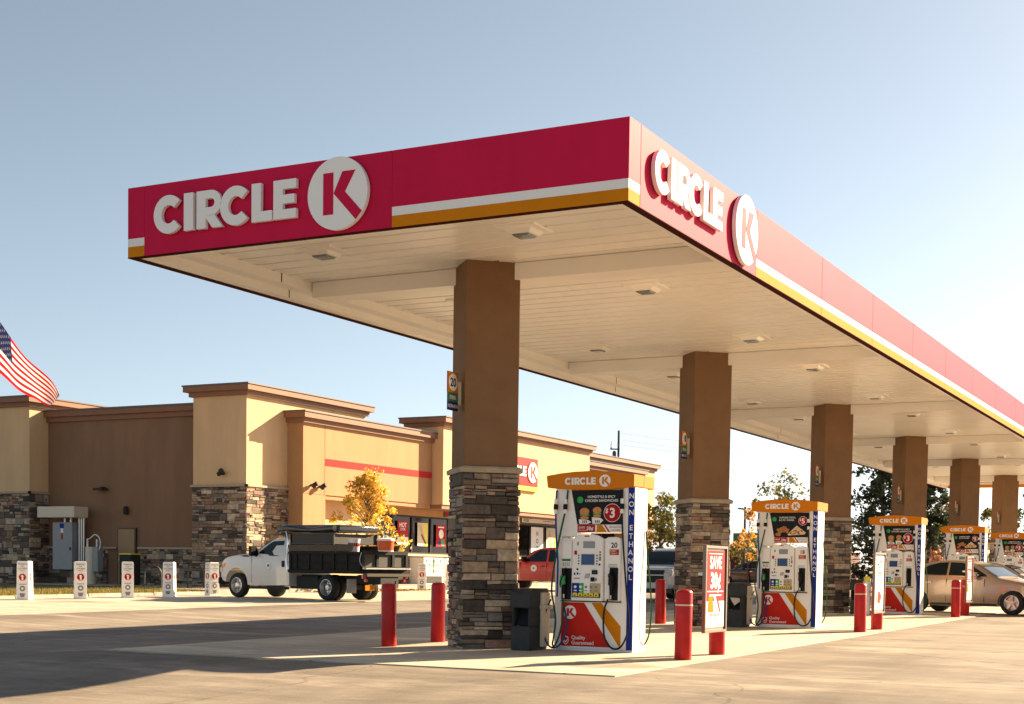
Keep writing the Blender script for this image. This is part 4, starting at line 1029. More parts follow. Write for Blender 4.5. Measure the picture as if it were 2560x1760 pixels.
# ------------------------------------------------------------------ vehicles
def wheel(t, x, y, r, wdt, side, style='steel', rim=None):
    """side +1: outer face towards +y"""
    mb = MB(); s = side
    mb.lathe([(-wdt/2, r*.62), (-wdt/2, r*.86), (-wdt*.40, r*.97), (-wdt*.2, r), (wdt*.2, r), (wdt*.40, r*.97), (wdt/2, r*.86), (wdt/2, r*.63), (wdt*.30, r*.60), (-wdt*.3, r*.6)], (x, y, r), (0, s, 0), 28)
    ty = mb.build('wheel', M_['tyre'], t, smooth=True)
    mb = MB(); R = r*.625
    o = V((x, y, r)); d = V((0, s, 0))
    if style == 'steel':
        mb.lathe([(-wdt*.3, R), (wdt*.49, R*1.0), (wdt*.50, R*.94), (wdt*.34, R*.86), (wdt*.12, R*.78), (wdt*.18, R*.5), (wdt*.40, R*.40), (wdt*.46, R*.24), (wdt*.47, .001)], o, d, 24, 0)
        for k in range(8):
            a = 2*pi*k/8; mb.cyl(o + V((cos(a)*R*.63, s*wdt*.13, sin(a)*R*.63)), o + V((cos(a)*R*.63, s*wdt*.165, sin(a)*R*.63)), R*.11, n=10, m=1)
    elif style == 'dual':
        mb.lathe([(-wdt*.3, R), (wdt*.49, R), (wdt*.50, R*.94), (wdt*.3, R*.88), (-wdt*.1, R*.72), (-wdt*.12, R*.45), (.0, R*.36), (wdt*.25, R*.30), (wdt*.27, .001)], o, d, 24, 0)
        for k in range(8):
            a = 2*pi*k/8; mb.cyl(o + V((cos(a)*R*.58, -s*wdt*.11, sin(a)*R*.58)), o + V((cos(a)*R*.58, -s*wdt*.06, sin(a)*R*.58)), R*.08, n=8, m=1)
    else:
        mb.lathe([(wdt*.0, R*.96), (wdt*.0, .001)], o, d, 24, 1)
        mb.lathe([(wdt*.0, R), (wdt*.46, R), (wdt*.47, R*.92), (wdt*.2, R*.88), (.01, R*.87)], o, d, 28, 0)
        mb.lathe([(wdt*.1, R*.2), (wdt*.40, R*.2), (wdt*.43, .001)], o, d, 14, 0)
        for k in range(5):
            a = 2*pi*k/5 + .3
            e = V((cos(a), 0, sin(a))); f = V((-sin(a), 0, cos(a)))
            pts = [o + e*R*.15 + f*R*.15 + d*wdt*.36, o + e*R*.90 + f*R*.13 + d*wdt*.42, o + e*R*.90 - f*R*.13 + d*wdt*.42, o + e*R*.15 - f*R*.15 + d*wdt*.36]
            mb.prism(pts, -d*wdt*.12, 0)
    mb.build('rim', [rim or M_['steel'], M_['matt_black']], ty, smooth=True)
    return ty
def arch(cx, r, z0, a0=0, a1=180, n=10):              # from front (+x) over the top to the rear
    return [(cx + r*cos(radians(a0 + (a1-a0)*i/n)), z0 + r*sin(radians(a0 + (a1-a0)*i/n))) for i in range(n+1)]
def shell(t, name, poly, hw, m, bevel=.03, hwfn=None):
    """side outline extruded to half width hw; hwfn(z) narrows it with height"""
    f = hwfn or (lambda z: hw)
    mb = MB()
    n = 0.0
    for i in range(len(poly)):
        a = poly[i]; b = poly[(i+1) % len(poly)]; n += a[0]*b[1] - b[0]*a[1]
    if n < 0: poly = poly[::-1]
    A = [mb.vert((x, -f(z), z)) for x, z in poly]; B = [mb.vert((x, f(z), z)) for x, z in poly]
    mb.face(A); mb.face(B[::-1]); k = len(A)
    for i in range(k):
        j = (i+1) % k; mb.face((A[j], A[i], B[i], B[j]))
    return mb.build(name, m, t, bevel=bevel, seg=3, smooth=True)
def loft(t, name, xs, zb, zt, hw, m, rows=12, rnd=.07, tip=None):
    """body swept along x: zb/zt lower and upper outline, hw(x, z) half width"""
    mb = MB(); rings = []
    for x in xs:
        a, b = zb(x), zt(x); L_ = []
        for k in range(rows + 1):
            z = a + (b - a) * (1 - (1 - k/rows)**1.5)
            q = min(1.0, (b - z)/rnd); y = hw(x, z) - rnd*(1 - math.sqrt(max(0, 1 - (1-q)**2)))
            L_.append((x, y, z))
        top = [(x, L_[-1][1]*f, b + .012*(1 - f*f)) for f in (.66, .33, 0, -.33, -.66)]
        rings.append(L_ + top + [(p[0], -p[1], p[2]) for p in L_[::-1]])
    mb.ring(rings)
    return mb.build(name, m, t, smooth=True)
def curved_glass(t, name, x0, x1, zt, w0, w1, m, lift=.018, n=8):
    mb = MB(); A = []; B = []
    for i in range(n + 1):
        q = i/n; x = x0 + (x1-x0)*q; z = zt(x); w_ = w0 + (w1-w0)*q
        d = (zt(x+.01) - zt(x-.01))/.02; l = math.sqrt(1 + d*d); nx, nz = -d/l, 1/l
        A.append([(x + nx*lift, f_*w_, z + nz*lift + .010*(1 - f_*f_)) for f_ in (-1, -.5, 0, .5, 1)]); B.append([(x - nx*.02, f_*w_, z - nz*.02) for f_ in (1, .5, 0, -.5, -1)])
    mb.ring([a + b for a, b in zip(A, B)]); return mb.build(name, m, t, smooth=True)
def curve(P):
    def f(x):
        if x <= P[0][0]: return P[0][1]
        for i in range(len(P) - 1):
            (x0, z0), (x1, z1) = P[i], P[i+1]
            if x <= x1:
                m0 = (P[i+1][1] - P[max(i-1, 0)][1]) / (P[i+1][0] - P[max(i-1, 0)][0]); j = min(i+2, len(P)-1)
                m1 = (P[j][1] - P[i][1]) / (P[j][0] - P[i][0]); h = x1 - x0; q = (x - x0)/h
                return (2*q**3-3*q*q+1)*z0 + (q**3-2*q*q+q)*h*m0 + (-2*q**3+3*q*q)*z1 + (q**3-q*q)*h*m1
        return P[-1][1]
    return f
def arched(base, arcs):
    def f(x):
        z = base(x)
        for cx, cz, r_ in arcs:
            if abs(x - cx) < r_: z = max(z, cz + math.sqrt(r_*r_ - (x-cx)**2))
        return z
    return f
def stations(x0, x1, arcs, step=.09):
    S_ = set(round(q, 4) for q in fr(x0, x1, step))
    for cx, cz, r_ in arcs:
        for k in range(25): S_.add(round(cx - r_*cos(pi*k/24), 4))
        S_.add(round(cx - r_ - .004, 4)); S_.add(round(cx + r_ + .004, 4))
    return sorted(q for q in S_ if x0 <= q <= x1)
def side_patch(t, name, poly, f, s, m, lift=.004, th=.006):
    mb = MB(); P = [V((x, s*(f(z)+lift), z)) for x, z in poly]
    mb.prism(P, (0, -s*th, 0)); return mb.build(name, m, t)
def across(t, name, p0, p1, f0, f1, m, lift=.004):    # glass spanning the width between two profile points
    a = V((p0[0], 0, p0[1])); b = V((p1[0], 0, p1[1])); d = b - a; n = V((-d.z, 0, d.x)).normalized()
    if n.z < 0: n = -n
    o = n*lift
    mb = MB(); mb.prism([a + V((0,-f0,0)) + o, a + V((0,f0,0)) + o, b + V((0,f1,0)) + o, b + V((0,-f1,0)) + o], -n*.01)
    return mb.build(name, m, t)

# --- white dump truck
tx, ty_ = -25.73, 37.99
T = thing('dump_truck', 'white pickup cab dump truck with black bed, parked facing the store', 'truck', (tx, ty_, zg(tx, ty_)+.006), math.atan2(.162, -.987))
PWt = M_['paint_white']
arcs = [(4.12, .45, .53)]
zb = arched(curve([(1.66, .44), (3.4, .42), (4.7, .52), (4.96, .62)]), arcs)
zt = curve([(1.66, 1.86), (1.76, 1.94), (2.05, 1.968), (2.42, 1.945), (2.62, 1.875), (3.02, 1.66), (3.42, 1.45), (3.6, 1.425), (4.0, 1.405), (4.5, 1.345), (4.78, 1.265), (4.92, 1.13), (4.96, .99)])
fg = lambda z: .945 - .30*max(0, z-1.43)
def hwt(x, z):
    e = 1 - .10*max(0, (x - 4.45)/.51)**2
    w_ = (.945 - .30*(z-1.43)) if z > 1.43 else (.972 - .027*max(0, (z-1.15)/.28) - .04*max(0, .65-z))
    if abs(x - 4.12) < .62 and z < 1.1: w_ += .022*(1 - abs(x-4.12)/.62)
    return w_*e
loft(T, 'cab', stations(1.66, 4.96, arcs), zb, zt, hwt, PWt, 14, .05)
for s in (1, -1):
    side_patch(T, 'side_window', [(3.13, 1.45), (2.66, 1.785), (2.50, 1.845), (2.02, 1.865), (2.0, 1.36), (2.55, 1.345), (2.66, 1.42)], fg if True else None, s, M_['car_glass'], .006)
    fb = lambda z: .955
    side_patch(T, 'door_gap', [(3.40, .50), (3.415, .50), (3.415, 1.40), (3.40, 1.40)], lambda z: .972, s, M_['matt_black'], .0, .003)
    mb = MB(); mb.box(1.88, s*.962, 1.02, 2.0, s*.985, 1.22); mb.build('door_handle', M_['black'], T)
    mb = MB(); mb.prism([(3.22, s*.95, 1.32), (3.34, s*.95, 1.50), (3.16, s*.95, 1.66), (3.10, s*.95, 1.40)], (0, s*.02, 0)); mb.box(3.16, s*.97, 1.36, 3.28, s*1.22, 1.68); mb.build('wing_mirror', M_['black'], T, bevel=.015)
    mb = MB(); mb.prism([(4.66, s*.935, 1.02), (4.66, s*.935, 1.14), (4.86, s*.935, 1.05), (4.88, s*.935, .98)], (0, s*.03, 0)); mb.build('marker_lamp', M_['amber'], T)
    mb = MB(); mb.box(1.75, s*.86, .30, 3.5, s*1.0, .39); mb.build('running_board', M_['matt_black'], T, bevel=.01)
    # wheel arch lip and black hood vent
    mb = MB(); mb.prism([(3.5, s*.955, 1.33), (3.62, s*.955, 1.395), (3.95, s*.955, 1.375), (3.82, s*.955, 1.34)], (0, s*.004, 0)); mb.build('hood_vent', M_['black'], T)
curved_glass(T, 'windscreen', 3.34, 2.68, zt, .88, .78, M_['car_glass'])
Fd = Fr((2.62, .974, 1.06), (-1,0,0), (0,0,1), (0,1,0))
mb = MB(); slab(mb, Fd, disc(0, 0, .125, 26), -.01, .002, 1); slab(mb, Fd, disc(0, 0, .115, 26), .002, .003, 0); slab(mb, Fd, disc(0, 0, .055, 18), .0035, .0045, 1); slab(mb, Fd, disc(0, .005, .03, 14), .005, .006, 2)
mb.build('door_seal', [M_['letter'], M_['grey_ink'], M_['ink']], T)
mb = MB(); mb.box(4.90, -.96, .42, 5.04, .96, .66); mb.build('front_bumper', M_['black'], T, bevel=.03)
mb = MB(); mb.box(4.935, -.62, .72, 4.985, .62, 1.02); mb.build('grille', M_['chrome'], T, bevel=.02)
for s in (1, -1):
    mb = MB(); mb.box(4.82, s*.64, .80, 4.975, s*.93, 1.02); mb.build('headlight', M_['lens_glass'], T, bevel=.03)
for y in (.35, .18, 0, -.18, -.35):
    mb = MB(); mb.box(2.20, y-.05, 1.955, 2.34, y+.05, 2.0); mb.build('roof_lamp', M_['amber'], T, bevel=.012)
# chassis, bed
mb = MB(); mb.box(-1.75, -.42, .52, 1.7, .42, .78); mb.box(-.25, -.9, .33, .25, .9, .48); mb.box(.6, -.75, .34, 1.55, .75, .74); mb.build('chassis', M_['matt_black'], T, bevel=.01)
TB = M_['truck_black']
mb = MB()
mb.box(-1.50, -1.06, .84, 1.60, 1.06, .95)
for s in (1, -1):
    mb.box(-1.50, s*1.00, .9501, 1.60, s*1.05, 1.52)
    mb.box(-1.50, s*1.05, 1.44, 1.60, s*1.10, 1.52); mb.box(-1.50, s*1.05, 1.16, 1.60, s*1.075, 1.20); mb.box(-1.50, s*1.06, .86, 1.60, s*1.10, .95)
    for x in (-1.47, -.93, -.38, .15, .70, 1.25, 1.52): mb.box(x-.04, s*1.05, .9502, x+.04, s*1.085, 1.4399)
mb.box(1.54, -1.0, .9503, 1.60, 1.0, 1.52)
mb.build('dump_bed', TB, T, bevel=.008, seg=1)
for s in (1, -1):
    mb = MB(); mb.prism([(1.58, s*1.03, 1.53), (1.62, s*1.03, 1.73), (-1.22, s*1.03, 1.74), (-1.12, s*1.03, 1.53)], (0, s*.05, 0)); mb.build('side_board', M_['wood'], T)
# cab guard and cage
mb = MB(); mb.box(1.55, -1.0, 1.53, 1.60, 1.0, 2.08); mb.box(1.55, -1.02, 2.081, 2.0, 1.02, 2.12); mb.build('cab_guard', TB, T, bevel=.008, seg=1)
mb = MB(); mb.box(-.25, .90, 1.76, 1.53, .98, 2.08); mb.box(-.25, -.98, 1.76, 1.53, -.90, 2.08); mb.box(-.29, -.98, 1.76, -.2505, .98, 2.08); mb.build('mesh_cage', M_['mesh'], T)
mb = MB()
for s in (1, -1):
    mb.box(-.30, s*.985, 1.75, 1.6, s*1.01, 1.78); mb.box(-.30, s*.985, 2.075, 1.54, s*1.01, 2.10); mb.box(-.33, s*.97, 1.73, -.295, s*1.012, 2.11)
mb.build('cage_rail', M_['dark_steel'], T)
mb = MB(); mb.tube([(1.95, 1.0, 2.26), (1.5, .99, 2.25), (.9, .96, 2.20), (.3, .97, 2.22), (-.35, 1.0, 2.25)], .10, 10, 0, 5, lambda s: .085 + .025*sin(9*s)); mb.build('rolled_tarp', M_['tarp'], T, smooth=True)
mb = MB(); mb.box(-.42, -1.0, 2.14, 2.0, .9, 2.36); mb.prism([(2.0, -1.0, 2.16), (2.32, -1.0, 2.08), (2.36, -1.0, 2.18), (2.0, -1.0, 2.36)], (0, 1.95, 0)); mb.build('tarp', M_['tarp'], T, bevel=.07, seg=3, smooth=True)
mb = MB(); mb.tube([(1.66, 1.06, .88), (1.70, 1.06, 1.3), (1.66, 1.04, 1.75), (1.72, 1.02, 2.05), (1.80, 1.0, 2.22)], .028, 8); mb.build('tarp_arm', M_['chrome'], T, smooth=True)
# tailgate
mb = MB()
mb.box(-1.58, -1.05, 1.44, -1.505, 1.05, 1.56); mb.box(-1.58, -1.05, .96, -1.505, 1.05, 1.06)
for y in (-1.0, -.36, .36, 1.0): mb.box(-1.58, y-.06, 1.0601, -1.505, y+.06, 1.4399)
mb.build('tailgate', TB, T, bevel=.006, seg=1)
mb = MB(); mb.box(-1.53, -.94, 1.0605, -1.515, .94, 1.4395); mb.build('tailgate_panel', M_['mesh'], T)
mb = MB(); mb.box(-1.72, -1.05, .985, -1.5805, 1.05, 1.03); mb.build('step_shelf', M_['steel'], T, bevel=.006, seg=1)
mb = MB(); mb.tube([(-1.56, 1.08, 1.50), (-1.50, 1.09, 1.25), (-1.62, 1.08, 1.06), (-1.72, 1.06, 1.0)], .012, 6); mb.build('chain', M_['steel'], T, smooth=True)
mb = MB(); mb.box(-1.78, -1.06, .76, -1.60, 1.06, .86); mb.build('rear_bumper', M_['wood'], T, bevel=.008)
for s in (1, -1):
    mb = MB(); mb.box(-1.60, s*.90, .70, -1.52, s*1.04, .83); mb.box(-1.60, s*.82, .60, -1.52, s*.92, .69); mb.build('tail_lamp', M_['tail'], T, bevel=.01)
    mb = MB(); mb.box(-.93, s*.62, .24, -.90, s*1.02, .68); mb.build('mud_flap', M_['cabinet'], T)
mb = MB(); mb.box(-1.64, .55, .34, -1.62, .98, .50); mb.build('number_plate', M_['orange'], T)
mb = MB(); mb.box(-2.05, -.08, .42, -1.5, .08, .54); mb.cyl((-2.0, 0, .54), (-2.0, 0, .64), .035); mb.build('tow_hitch', M_['dark_steel'], T)
for s in (1, -1):
    wheel(T, 4.12, s*.84, .405, .26, s, 'steel'); wheel(T, 0.0, s*.90, .405, .25, s, 'dual', M_['steel']); wheel(T, 0.0, s*.60, .405, .25, s, 'dual', M_['steel'])
# things riding in the bed
rz = math.atan2(.162, -.987)
def in_bed(x, y, z): return (tx + x*cos(rz) - y*sin(rz), ty_ + x*sin(rz) + y*cos(rz), zg(tx, ty_) + z)
ck = thing('drink_cooler', 'orange drink cooler with white lid on the dump truck bed', 'cooler', in_bed(-1.66, .10, 1.58), 0)
mb = MB(); mb.lathe([(0, .24), (.30, .27), (.30, .0)], (0,0,0), (0,0,1), 18); mb.build('cooler_body', M_['cooler'], ck, smooth=True)
mb = MB(); mb.lathe([(.301, .285), (.36, .28), (.385, .20), (.40, .0)], (0,0,0), (0,0,1), 18); mb.tube([(-.1,0,.39),(-.06,0,.45),(.06,0,.45),(.1,0,.39)], .015); mb.build('lid', M_['letter'], ck, smooth=True)
mb = MB(); mb.lathe([(-.03, .25), (-.002, .25)], (0,0,0), (0,0,1), 18); mb.build('base_ring', M_['letter'], ck)
bk = thing('bucket', 'white bucket with red print on the dump truck bed', 'bucket', in_bed(-.75, .55, 1.50), 0)
mb = MB(); mb.lathe([(0, .16), (.40, .19), (.40, .20), (.43, .20), (.435, .0)], (0,0,0), (0,0,1), 18); mb.build('bucket_body', M_['letter'], bk, smooth=True)
mb = MB()
for a0 in fr(-160, 20, 20)[:-1]:
    P = lambda a, z: (.186*cos(radians(a)), .186*sin(radians(a)), z)
    mb.poly([P(a0, .20), P(a0+17, .20), P(a0+17, .30), P(a0, .30)])
mb.build('print', M_['sign_red'], bk)

# --- generic saloon car, x forward
def saloon(label, x, y, rz, paint, rim='alloy', L=1.0, grp=None, name='saloon_car'):
    t = thing(name, label, 'car', (x, y, zg(x, y)+.004), rz, grp)
    wb = 2.68
    arcs = [(0, .30, .375), (wb, .30, .375)]
    zb = arched(curve([(-.99, .50), (-.90, .34), (-.5, .27), (.4, .215), (2.3, .215), (3.1, .22), (3.40, .26), (3.54, .38)]), arcs)
    zt = curve([(-.99, .80), (-.93, .98), (-.80, 1.035), (-.60, 1.05), (-.30, 1.185), (.10, 1.345), (.50, 1.432), (.95, 1.458), (1.35, 1.425), (1.70, 1.325), (2.10, 1.10), (2.32, .985), (2.6, .935), (3.0, .865), (3.30, .78), (3.48, .66), (3.54, .52)])
    f = lambda z: .845 - .42*max(0, z-.96)
    def hw(x, z):
        e = 1 - .16*max(0, (-.55 - x)/.44)**2 - .22*max(0, (x - 2.75)/.79)**2
        if z > .96: w_ = .845 - .42*(z-.96)
        elif z > .82: w_ = .885 - .04*((z-.82)/.14)
        else: w_ = .885 + .012*sin(pi*(z-.25)/.57) - .10*max(0, .40-z)
        return w_*e
    shellb = loft(t, 'body', stations(-.99, 3.54, arcs), zb, zt, hw, paint, 14)
    for s in (1, -1):
        side_patch(t, 'side_window', [(.02, 1.075), (.10, 1.20), (.30, 1.315), (.60, 1.385), (.84, 1.395), (.84, 1.035), (.3, 1.05)], f, s, M_['car_glass'])
        side_patch(t, 'side_window', [(.90, 1.035), (.90, 1.397), (1.22, 1.385), (1.50, 1.315), (1.95, 1.06), (1.98, 1.015)], f, s, M_['car_glass'])
        side_patch(t, 'window_trim', [(-.02, 1.05), (-.02, 1.065), (1.99, 1.005), (1.99, .99)], f, s, M_['chrome'], .008)
        for xx in (.86, 1.93): side_patch(t, 'door_gap', [(xx, .32), (xx+.012, .32), (xx+.012, .96), (xx, .94)], lambda z: .9005 if z < .8 else .8985 - .09*(z-.8), s, M_['matt_black'], .0, .014)
        side_patch(t, 'sill', [(.42, .225), (2.28, .225), (2.28, .29), (.42, .29)], lambda z: .878, s, M_['matt_black'], .002)
        for xx in (.28, 1.12):
            mb = MB(); mb.box(xx, s*.862, .83, xx+.17, s*.905, .865); mb.build('door_handle', M_['chrome'], t, bevel=.012)
        mb = MB(); mb.box(1.62, s*.83, .985, 1.80, s*1.03, 1.13); mb.build('wing_mirror', paint, t, bevel=.05, seg=3, smooth=True)
        mb = MB(); mb.prism([(-.95, s*.60, .74), (-.95, s*.60, .92), (-.95, s*.885, .92), (-.95, s*.885, .74)], (-.05, 0, 0)); mb.build('tail_lamp', M_['tail'], t, bevel=.01)
        mb = MB(); mb.prism([(3.18, s*.60, .62), (3.18, s*.60, .79), (2.9, s*.86, .82), (3.3, s*.84, .64)], (.17, 0, -.02)); mb.build('headlight', M_['lens_glass'], t, bevel=.015)
        wheel(t, 0, s*.78, .325, .21, s, rim); wheel(t, wb, s*.78, .325, .21, s, rim)
    curved_glass(t, 'windscreen', 2.24, 1.66, zt, .76, .67, M_['car_glass'])
    curved_glass(t, 'rear_window', .08, -.50, zt, .66, .74, M_['car_glass'])
    mb = MB(); mb.box(3.46, -.55, .38, 3.545, .55, .60); mb.build('grille', M_['matt_black'], t, bevel=.02)
    mb = MB(); mb.box(-1.0, -.26, .62, -.975, .26, .74); mb.build('number_plate', M_['letter'], t)
    return t
saloon('tan sedan at the pumps, its side turned to the viewer', -8.38, 41.45, radians(-12), M_['paint_tan'])
saloon('second pale sedan behind the tan sedan, at the right edge', -9.9, 55.4, radians(-8), M_['paint_silver'])
saloon('dark blue car with red tail lamp far behind the second column', -24.1, 78.0, radians(176), M_['paint_dark'])
saloon('red car half hidden behind the silver pickup', -26.2, 69.5, radians(182), M_['paint_red'])

# --- pickups
def pickup(label, x, y, rz, paint, cap=None):
    t = thing('pickup_truck', label, 'pickup', (x, y, zg(x, y)+.004), rz)
    wb = 3.65
    arcs = [(0, .42, .48), (wb, .42, .48)]; low = None
    zb = arched(curve([(-1.17, .60), (-.9, .50), (.55, .42), (3.1, .42), (4.3, .46), (4.58, .56)]), arcs)
    zt = curve([(-1.17, 1.18), (-1.1, 1.24), (.70, 1.24), (.745, 1.25), (.80, 1.80), (.95, 1.88), (1.5, 1.905), (2.0, 1.875), (2.28, 1.78), (2.65, 1.53), (3.02, 1.265), (3.5, 1.245), (4.1, 1.215), (4.45, 1.14), (4.58, 1.02)])
    f = lambda z: .945 - .30*max(0, z-1.2)
    def hw(x, z):
        e = 1 - .12*max(0, (x - 4.0)/.58)**2
        return ((.945 - .30*(z-1.2)) if z > 1.2 else (.985 - .04*max(0, (z-1.0)/.2) - .05*max(0, .6-z)))*e
    loft(t, 'body', stations(-1.17, 4.58, arcs), zb, zt, hw, paint, 14)
    for s in (1, -1):
        side_patch(t, 'side_window', [(2.76, 1.275), (2.22, 1.70), (2.05, 1.79), (1.66, 1.80), (1.66, 1.275)], f, s, M_['car_glass'])
        side_patch(t, 'side_window', [(1.56, 1.275), (1.56, 1.80), (.98, 1.79), (.92, 1.275)], f, s, M_['car_glass'])
        for xx in (1.60, 2.92, .80): side_patch(t, 'door_gap', [(xx, .5), (xx+.014, .5), (xx+.014, 1.22), (xx, 1.22)], lambda z: .985, s, M_['matt_black'], .001, .02)
        mb = MB(); mb.box(1.70, s*.955, 1.06, 1.88, s*1.0, 1.10); mb.build('door_handle', M_['black'], t, bevel=.01)
        mb = MB(); mb.box(2.62, s*.93, 1.27, 2.80, s*1.20, 1.50); mb.build('wing_mirror', M_['black'], t, bevel=.03)
        mb = MB(); mb.box(4.30, s*.66, .88, 4.565, s*.965, 1.13); mb.build('headlight', M_['lens_glass'], t, bevel=.04)
        mb = MB(); mb.box(-1.185, s*.84, .80, -1.14, s*.975, 1.20); mb.build('tail_lamp', M_['tail'], t, bevel=.01)
        mb = MB(); mb.box(.5, s*.86, .40, 3.12, s*.985, .43); mb.build('running_board', M_['matt_black'], t)
        wheel(t, 0, s*.84, .40, .27, s, 'alloy'); wheel(t, wb, s*.84, .40, .27, s, 'alloy')
    curved_glass(t, 'windscreen', 2.95, 2.30, zt, .87, .75, M_['car_glass'])
    # grille with chrome bars
    mb = MB(); mb.box(4.555, -.66, .66, 4.60, .66, 1.12); mb.build('grille', M_['matt_black'], t, bevel=.01)
    for z0_, z1_ in ((1.10, 1.145), (.90, .94)):
        mb = MB(); mb.box(4.57, -.90, z0_, 4.635, .90, z1_); mb.build('grille_bar', M_['grille_bar'], t, bevel=.012)
    mb = MB(); mb.prism([(4.636, -.11, .895), (4.636, -.13, .93), (4.636, -.05, .935), (4.636, -.05, .955), (4.636, .05, .955), (4.636, .05, .935), (4.636, .13, .93), (4.636, .11, .895), (4.636, .05, .895), (4.636, .05, .875), (4.636, -.05, .875), (4.636, -.05, .895)], (.012, 0, 0)); mb.build('badge', M_['yellow'], t)
    mb = MB(); mb.prism([(4.50, -.99, .44), (4.72, -.85, .44), (4.74, -.4, .46), (4.74, .4, .46), (4.72, .85, .44), (4.50, .99, .44)], (0, 0, .17)); mb.build('front_bumper', M_['grille_bar'], t, bevel=.03)
    mb = MB(); mb.prism([(4.2, -.85, .28), (4.66, -.80, .30), (4.66, .80, .30), (4.2, .85, .28)], (0, 0, .15)); mb.build('air_dam', M_['matt_black'], t)
    if cap:
        shell(t, 'bed_cap', [(-1.12, 1.245), (-.98, 1.78), (-.85, 1.82), (.62, 1.84), (.70, 1.80), (.70, 1.245)], .9, cap, .04, lambda z: .93 - .22*max(0, z-1.25))
        for s in (1, -1): side_patch(t, 'cap_window', [(-.75, 1.34), (-.65, 1.70), (.52, 1.72), (.52, 1.34)], lambda z: .93 - .22*max(0, z-1.25), s, M_['car_glass'], .006)
    return t, None
r_, _ = pickup('red pickup with a pale bed cap, between the nearest column and pump 20', -26.65, 58.3, radians(180), M_['paint_red'], M_['paint_white'])
Fd = Fr((2.25, .99, .98), (-1,0,0), (0,0,1), (0,1,0)); mb = MB(); slab(mb, Fd, disc(0, 0, .15, 24), -.01, .002, 0); slab(mb, Fd, disc(0, 0, .05, 14), .003, .004, 1); mb.build('door_seal', [M_['letter'], M_['grey_ink']], r_)
pickup('silver pickup with chrome barred grille driving towards the viewer beyond pump 20', -19.35, 51.8, radians(-90), M_['paint_silver'])

# ------------------------------------------------------------------ trees
def leaves(mb, centers, n, size, cols, rng, spread):
    for _ in range(n):
        c, r, ci = rng.choice(centers)
        d = V((rng.gauss(0, 1), rng.gauss(0, 1), rng.gauss(0, 1))).normalized() * r * (rng.random() ** .45)
        p = c + d
        a = V((rng.gauss(0, 1), rng.gauss(0, 1), rng.gauss(0, .7))).normalized(); b = a.orthogonal().normalized()
        b = (b * cos(rng.random()*6) + a.cross(b) * sin(rng.random()*6))
        s = size * rng.uniform(.6, 1.35)
        k = rng.uniform(.75, 1.25); col = tuple(q*k for q in cols[ci])
        mb.poly([p - a*s*.5, p + b*s*.3, p + a*s*.5, p - b*s*.3], 0, col)
def broad_tree(name, label, x, y, h, rx, base, n, size, cols, seed, trunk=.07, grp=None, clumps=34, gap=.0, shape=1.0, cr=1.0):
    rng = random.Random(seed); z = zg(x, y)
    t = thing(name, label, 'tree', (x, y, z), 0, grp)
    mb = MB(); mb.tube([(0,0,-.1), (.02*rx,0,base*.6), (-.03*rx,.02,base*1.1), (0,0,h*.75), (.02,0,h*.93)], trunk, 8, 0, 4, lambda s: trunk*(1-.85*s) + .004)
    cents = []
    for k in range(clumps):
        f = rng.random(); zz = base + (h - base)*(f ** shape)
        prof = math.sqrt(max(0, sin(pi*min(1, .12 + .88*f)))) if shape >= 1 else (1-f)*.9+.12
        a = rng.uniform(0, 2*pi); rad = rx*prof*rng.uniform(.25, 1.0)
        c = V((cos(a)*rad, sin(a)*rad, zz)); cents.append((c, cr*rx*rng.uniform(.16, .34), rng.randrange(len(cols))))
        s0 = V((0, 0, max(base*.8, zz - rad*.9)))
        mb.tube([s0, s0.lerp(c, .5) + V((0,0,.05*rx)), c], trunk*.3, 5, 0, 3, lambda s: trunk*.30*(1-.8*s) + .003)
    mb.build('trunk', M_['bark'], t, smooth=True)
    mb = MB(); leaves(mb, cents, n, size, cols, rng, 1); mb.build('crown', M_['leaf'], t)
    return t
GOLD = [(.80,.52,.06), (.66,.38,.03), (.86,.62,.14), (.46,.26,.03), (.68,.52,.08)]
OLIVE = [(.13,.13,.03), (.20,.18,.035), (.09,.10,.03), (.26,.20,.04)]
DARK = [(.045,.06,.028), (.03,.042,.02), (.07,.085,.035)]
ORNG = [(.66,.36,.07), (.52,.24,.05), (.70,.46,.14)]
RUST = [(.40,.14,.07), (.48,.22,.12), (.30,.11,.05)]
broad_tree('young_tree', 'golden autumn tree in front of the store, behind the dump truck', -32.6, 49.5, 4.85, 2.15, 1.5, 3300, .15, GOLD, 4, .06, None, 80, 0, .75, .5)
broad_tree('young_tree', 'olive green tree right of pump 20, beyond the silver pickup', -31.7, 79.4, 5.1, 2.1, .5, 3400, .24, OLIVE, 8, .09, 'trees beyond the car park', 46)
broad_tree('young_tree', 'orange leaved tree right of the second column', -25.5, 77.1, 4.2, 1.3, .9, 620, .17, ORNG, 12, .05, 'trees beyond the car park', 26, 0, .8, .7)
broad_tree('young_tree', 'pale olive treetop showing above the valance of pump 18', -32.8, 107.5, 8.0, 2.6, 3.0, 1500, .3, OLIVE, 15, .10, 'trees beyond the car park', 30)
broad_tree('young_tree', 'rust coloured tree between the fourth and fifth columns', -20.2, 103, 5.9, 2.0, 1.4, 1300, .24, RUST, 19, .07, 'trees beyond the car park', 28)
broad_tree('young_tree', 'small green tree between the fifth and sixth columns', -18.9, 115, 5.9, 1.3, 1.0, 1200, .28, OLIVE, 23, .08, 'trees beyond the car park', 24)
broad_tree('young_tree', 'green tree at the right edge beyond the sixth column', -14.9, 106, 6.3, 2.0, 1.0, 1700, .28, OLIVE, 27, .08, 'trees beyond the car park', 30)
broad_tree('shrub', 'dark shrub low beside the third column and the big pine', -24.9, 92, 3.0, 1.7, .3, 1600, .26, DARK, 31, .06, None, 26)
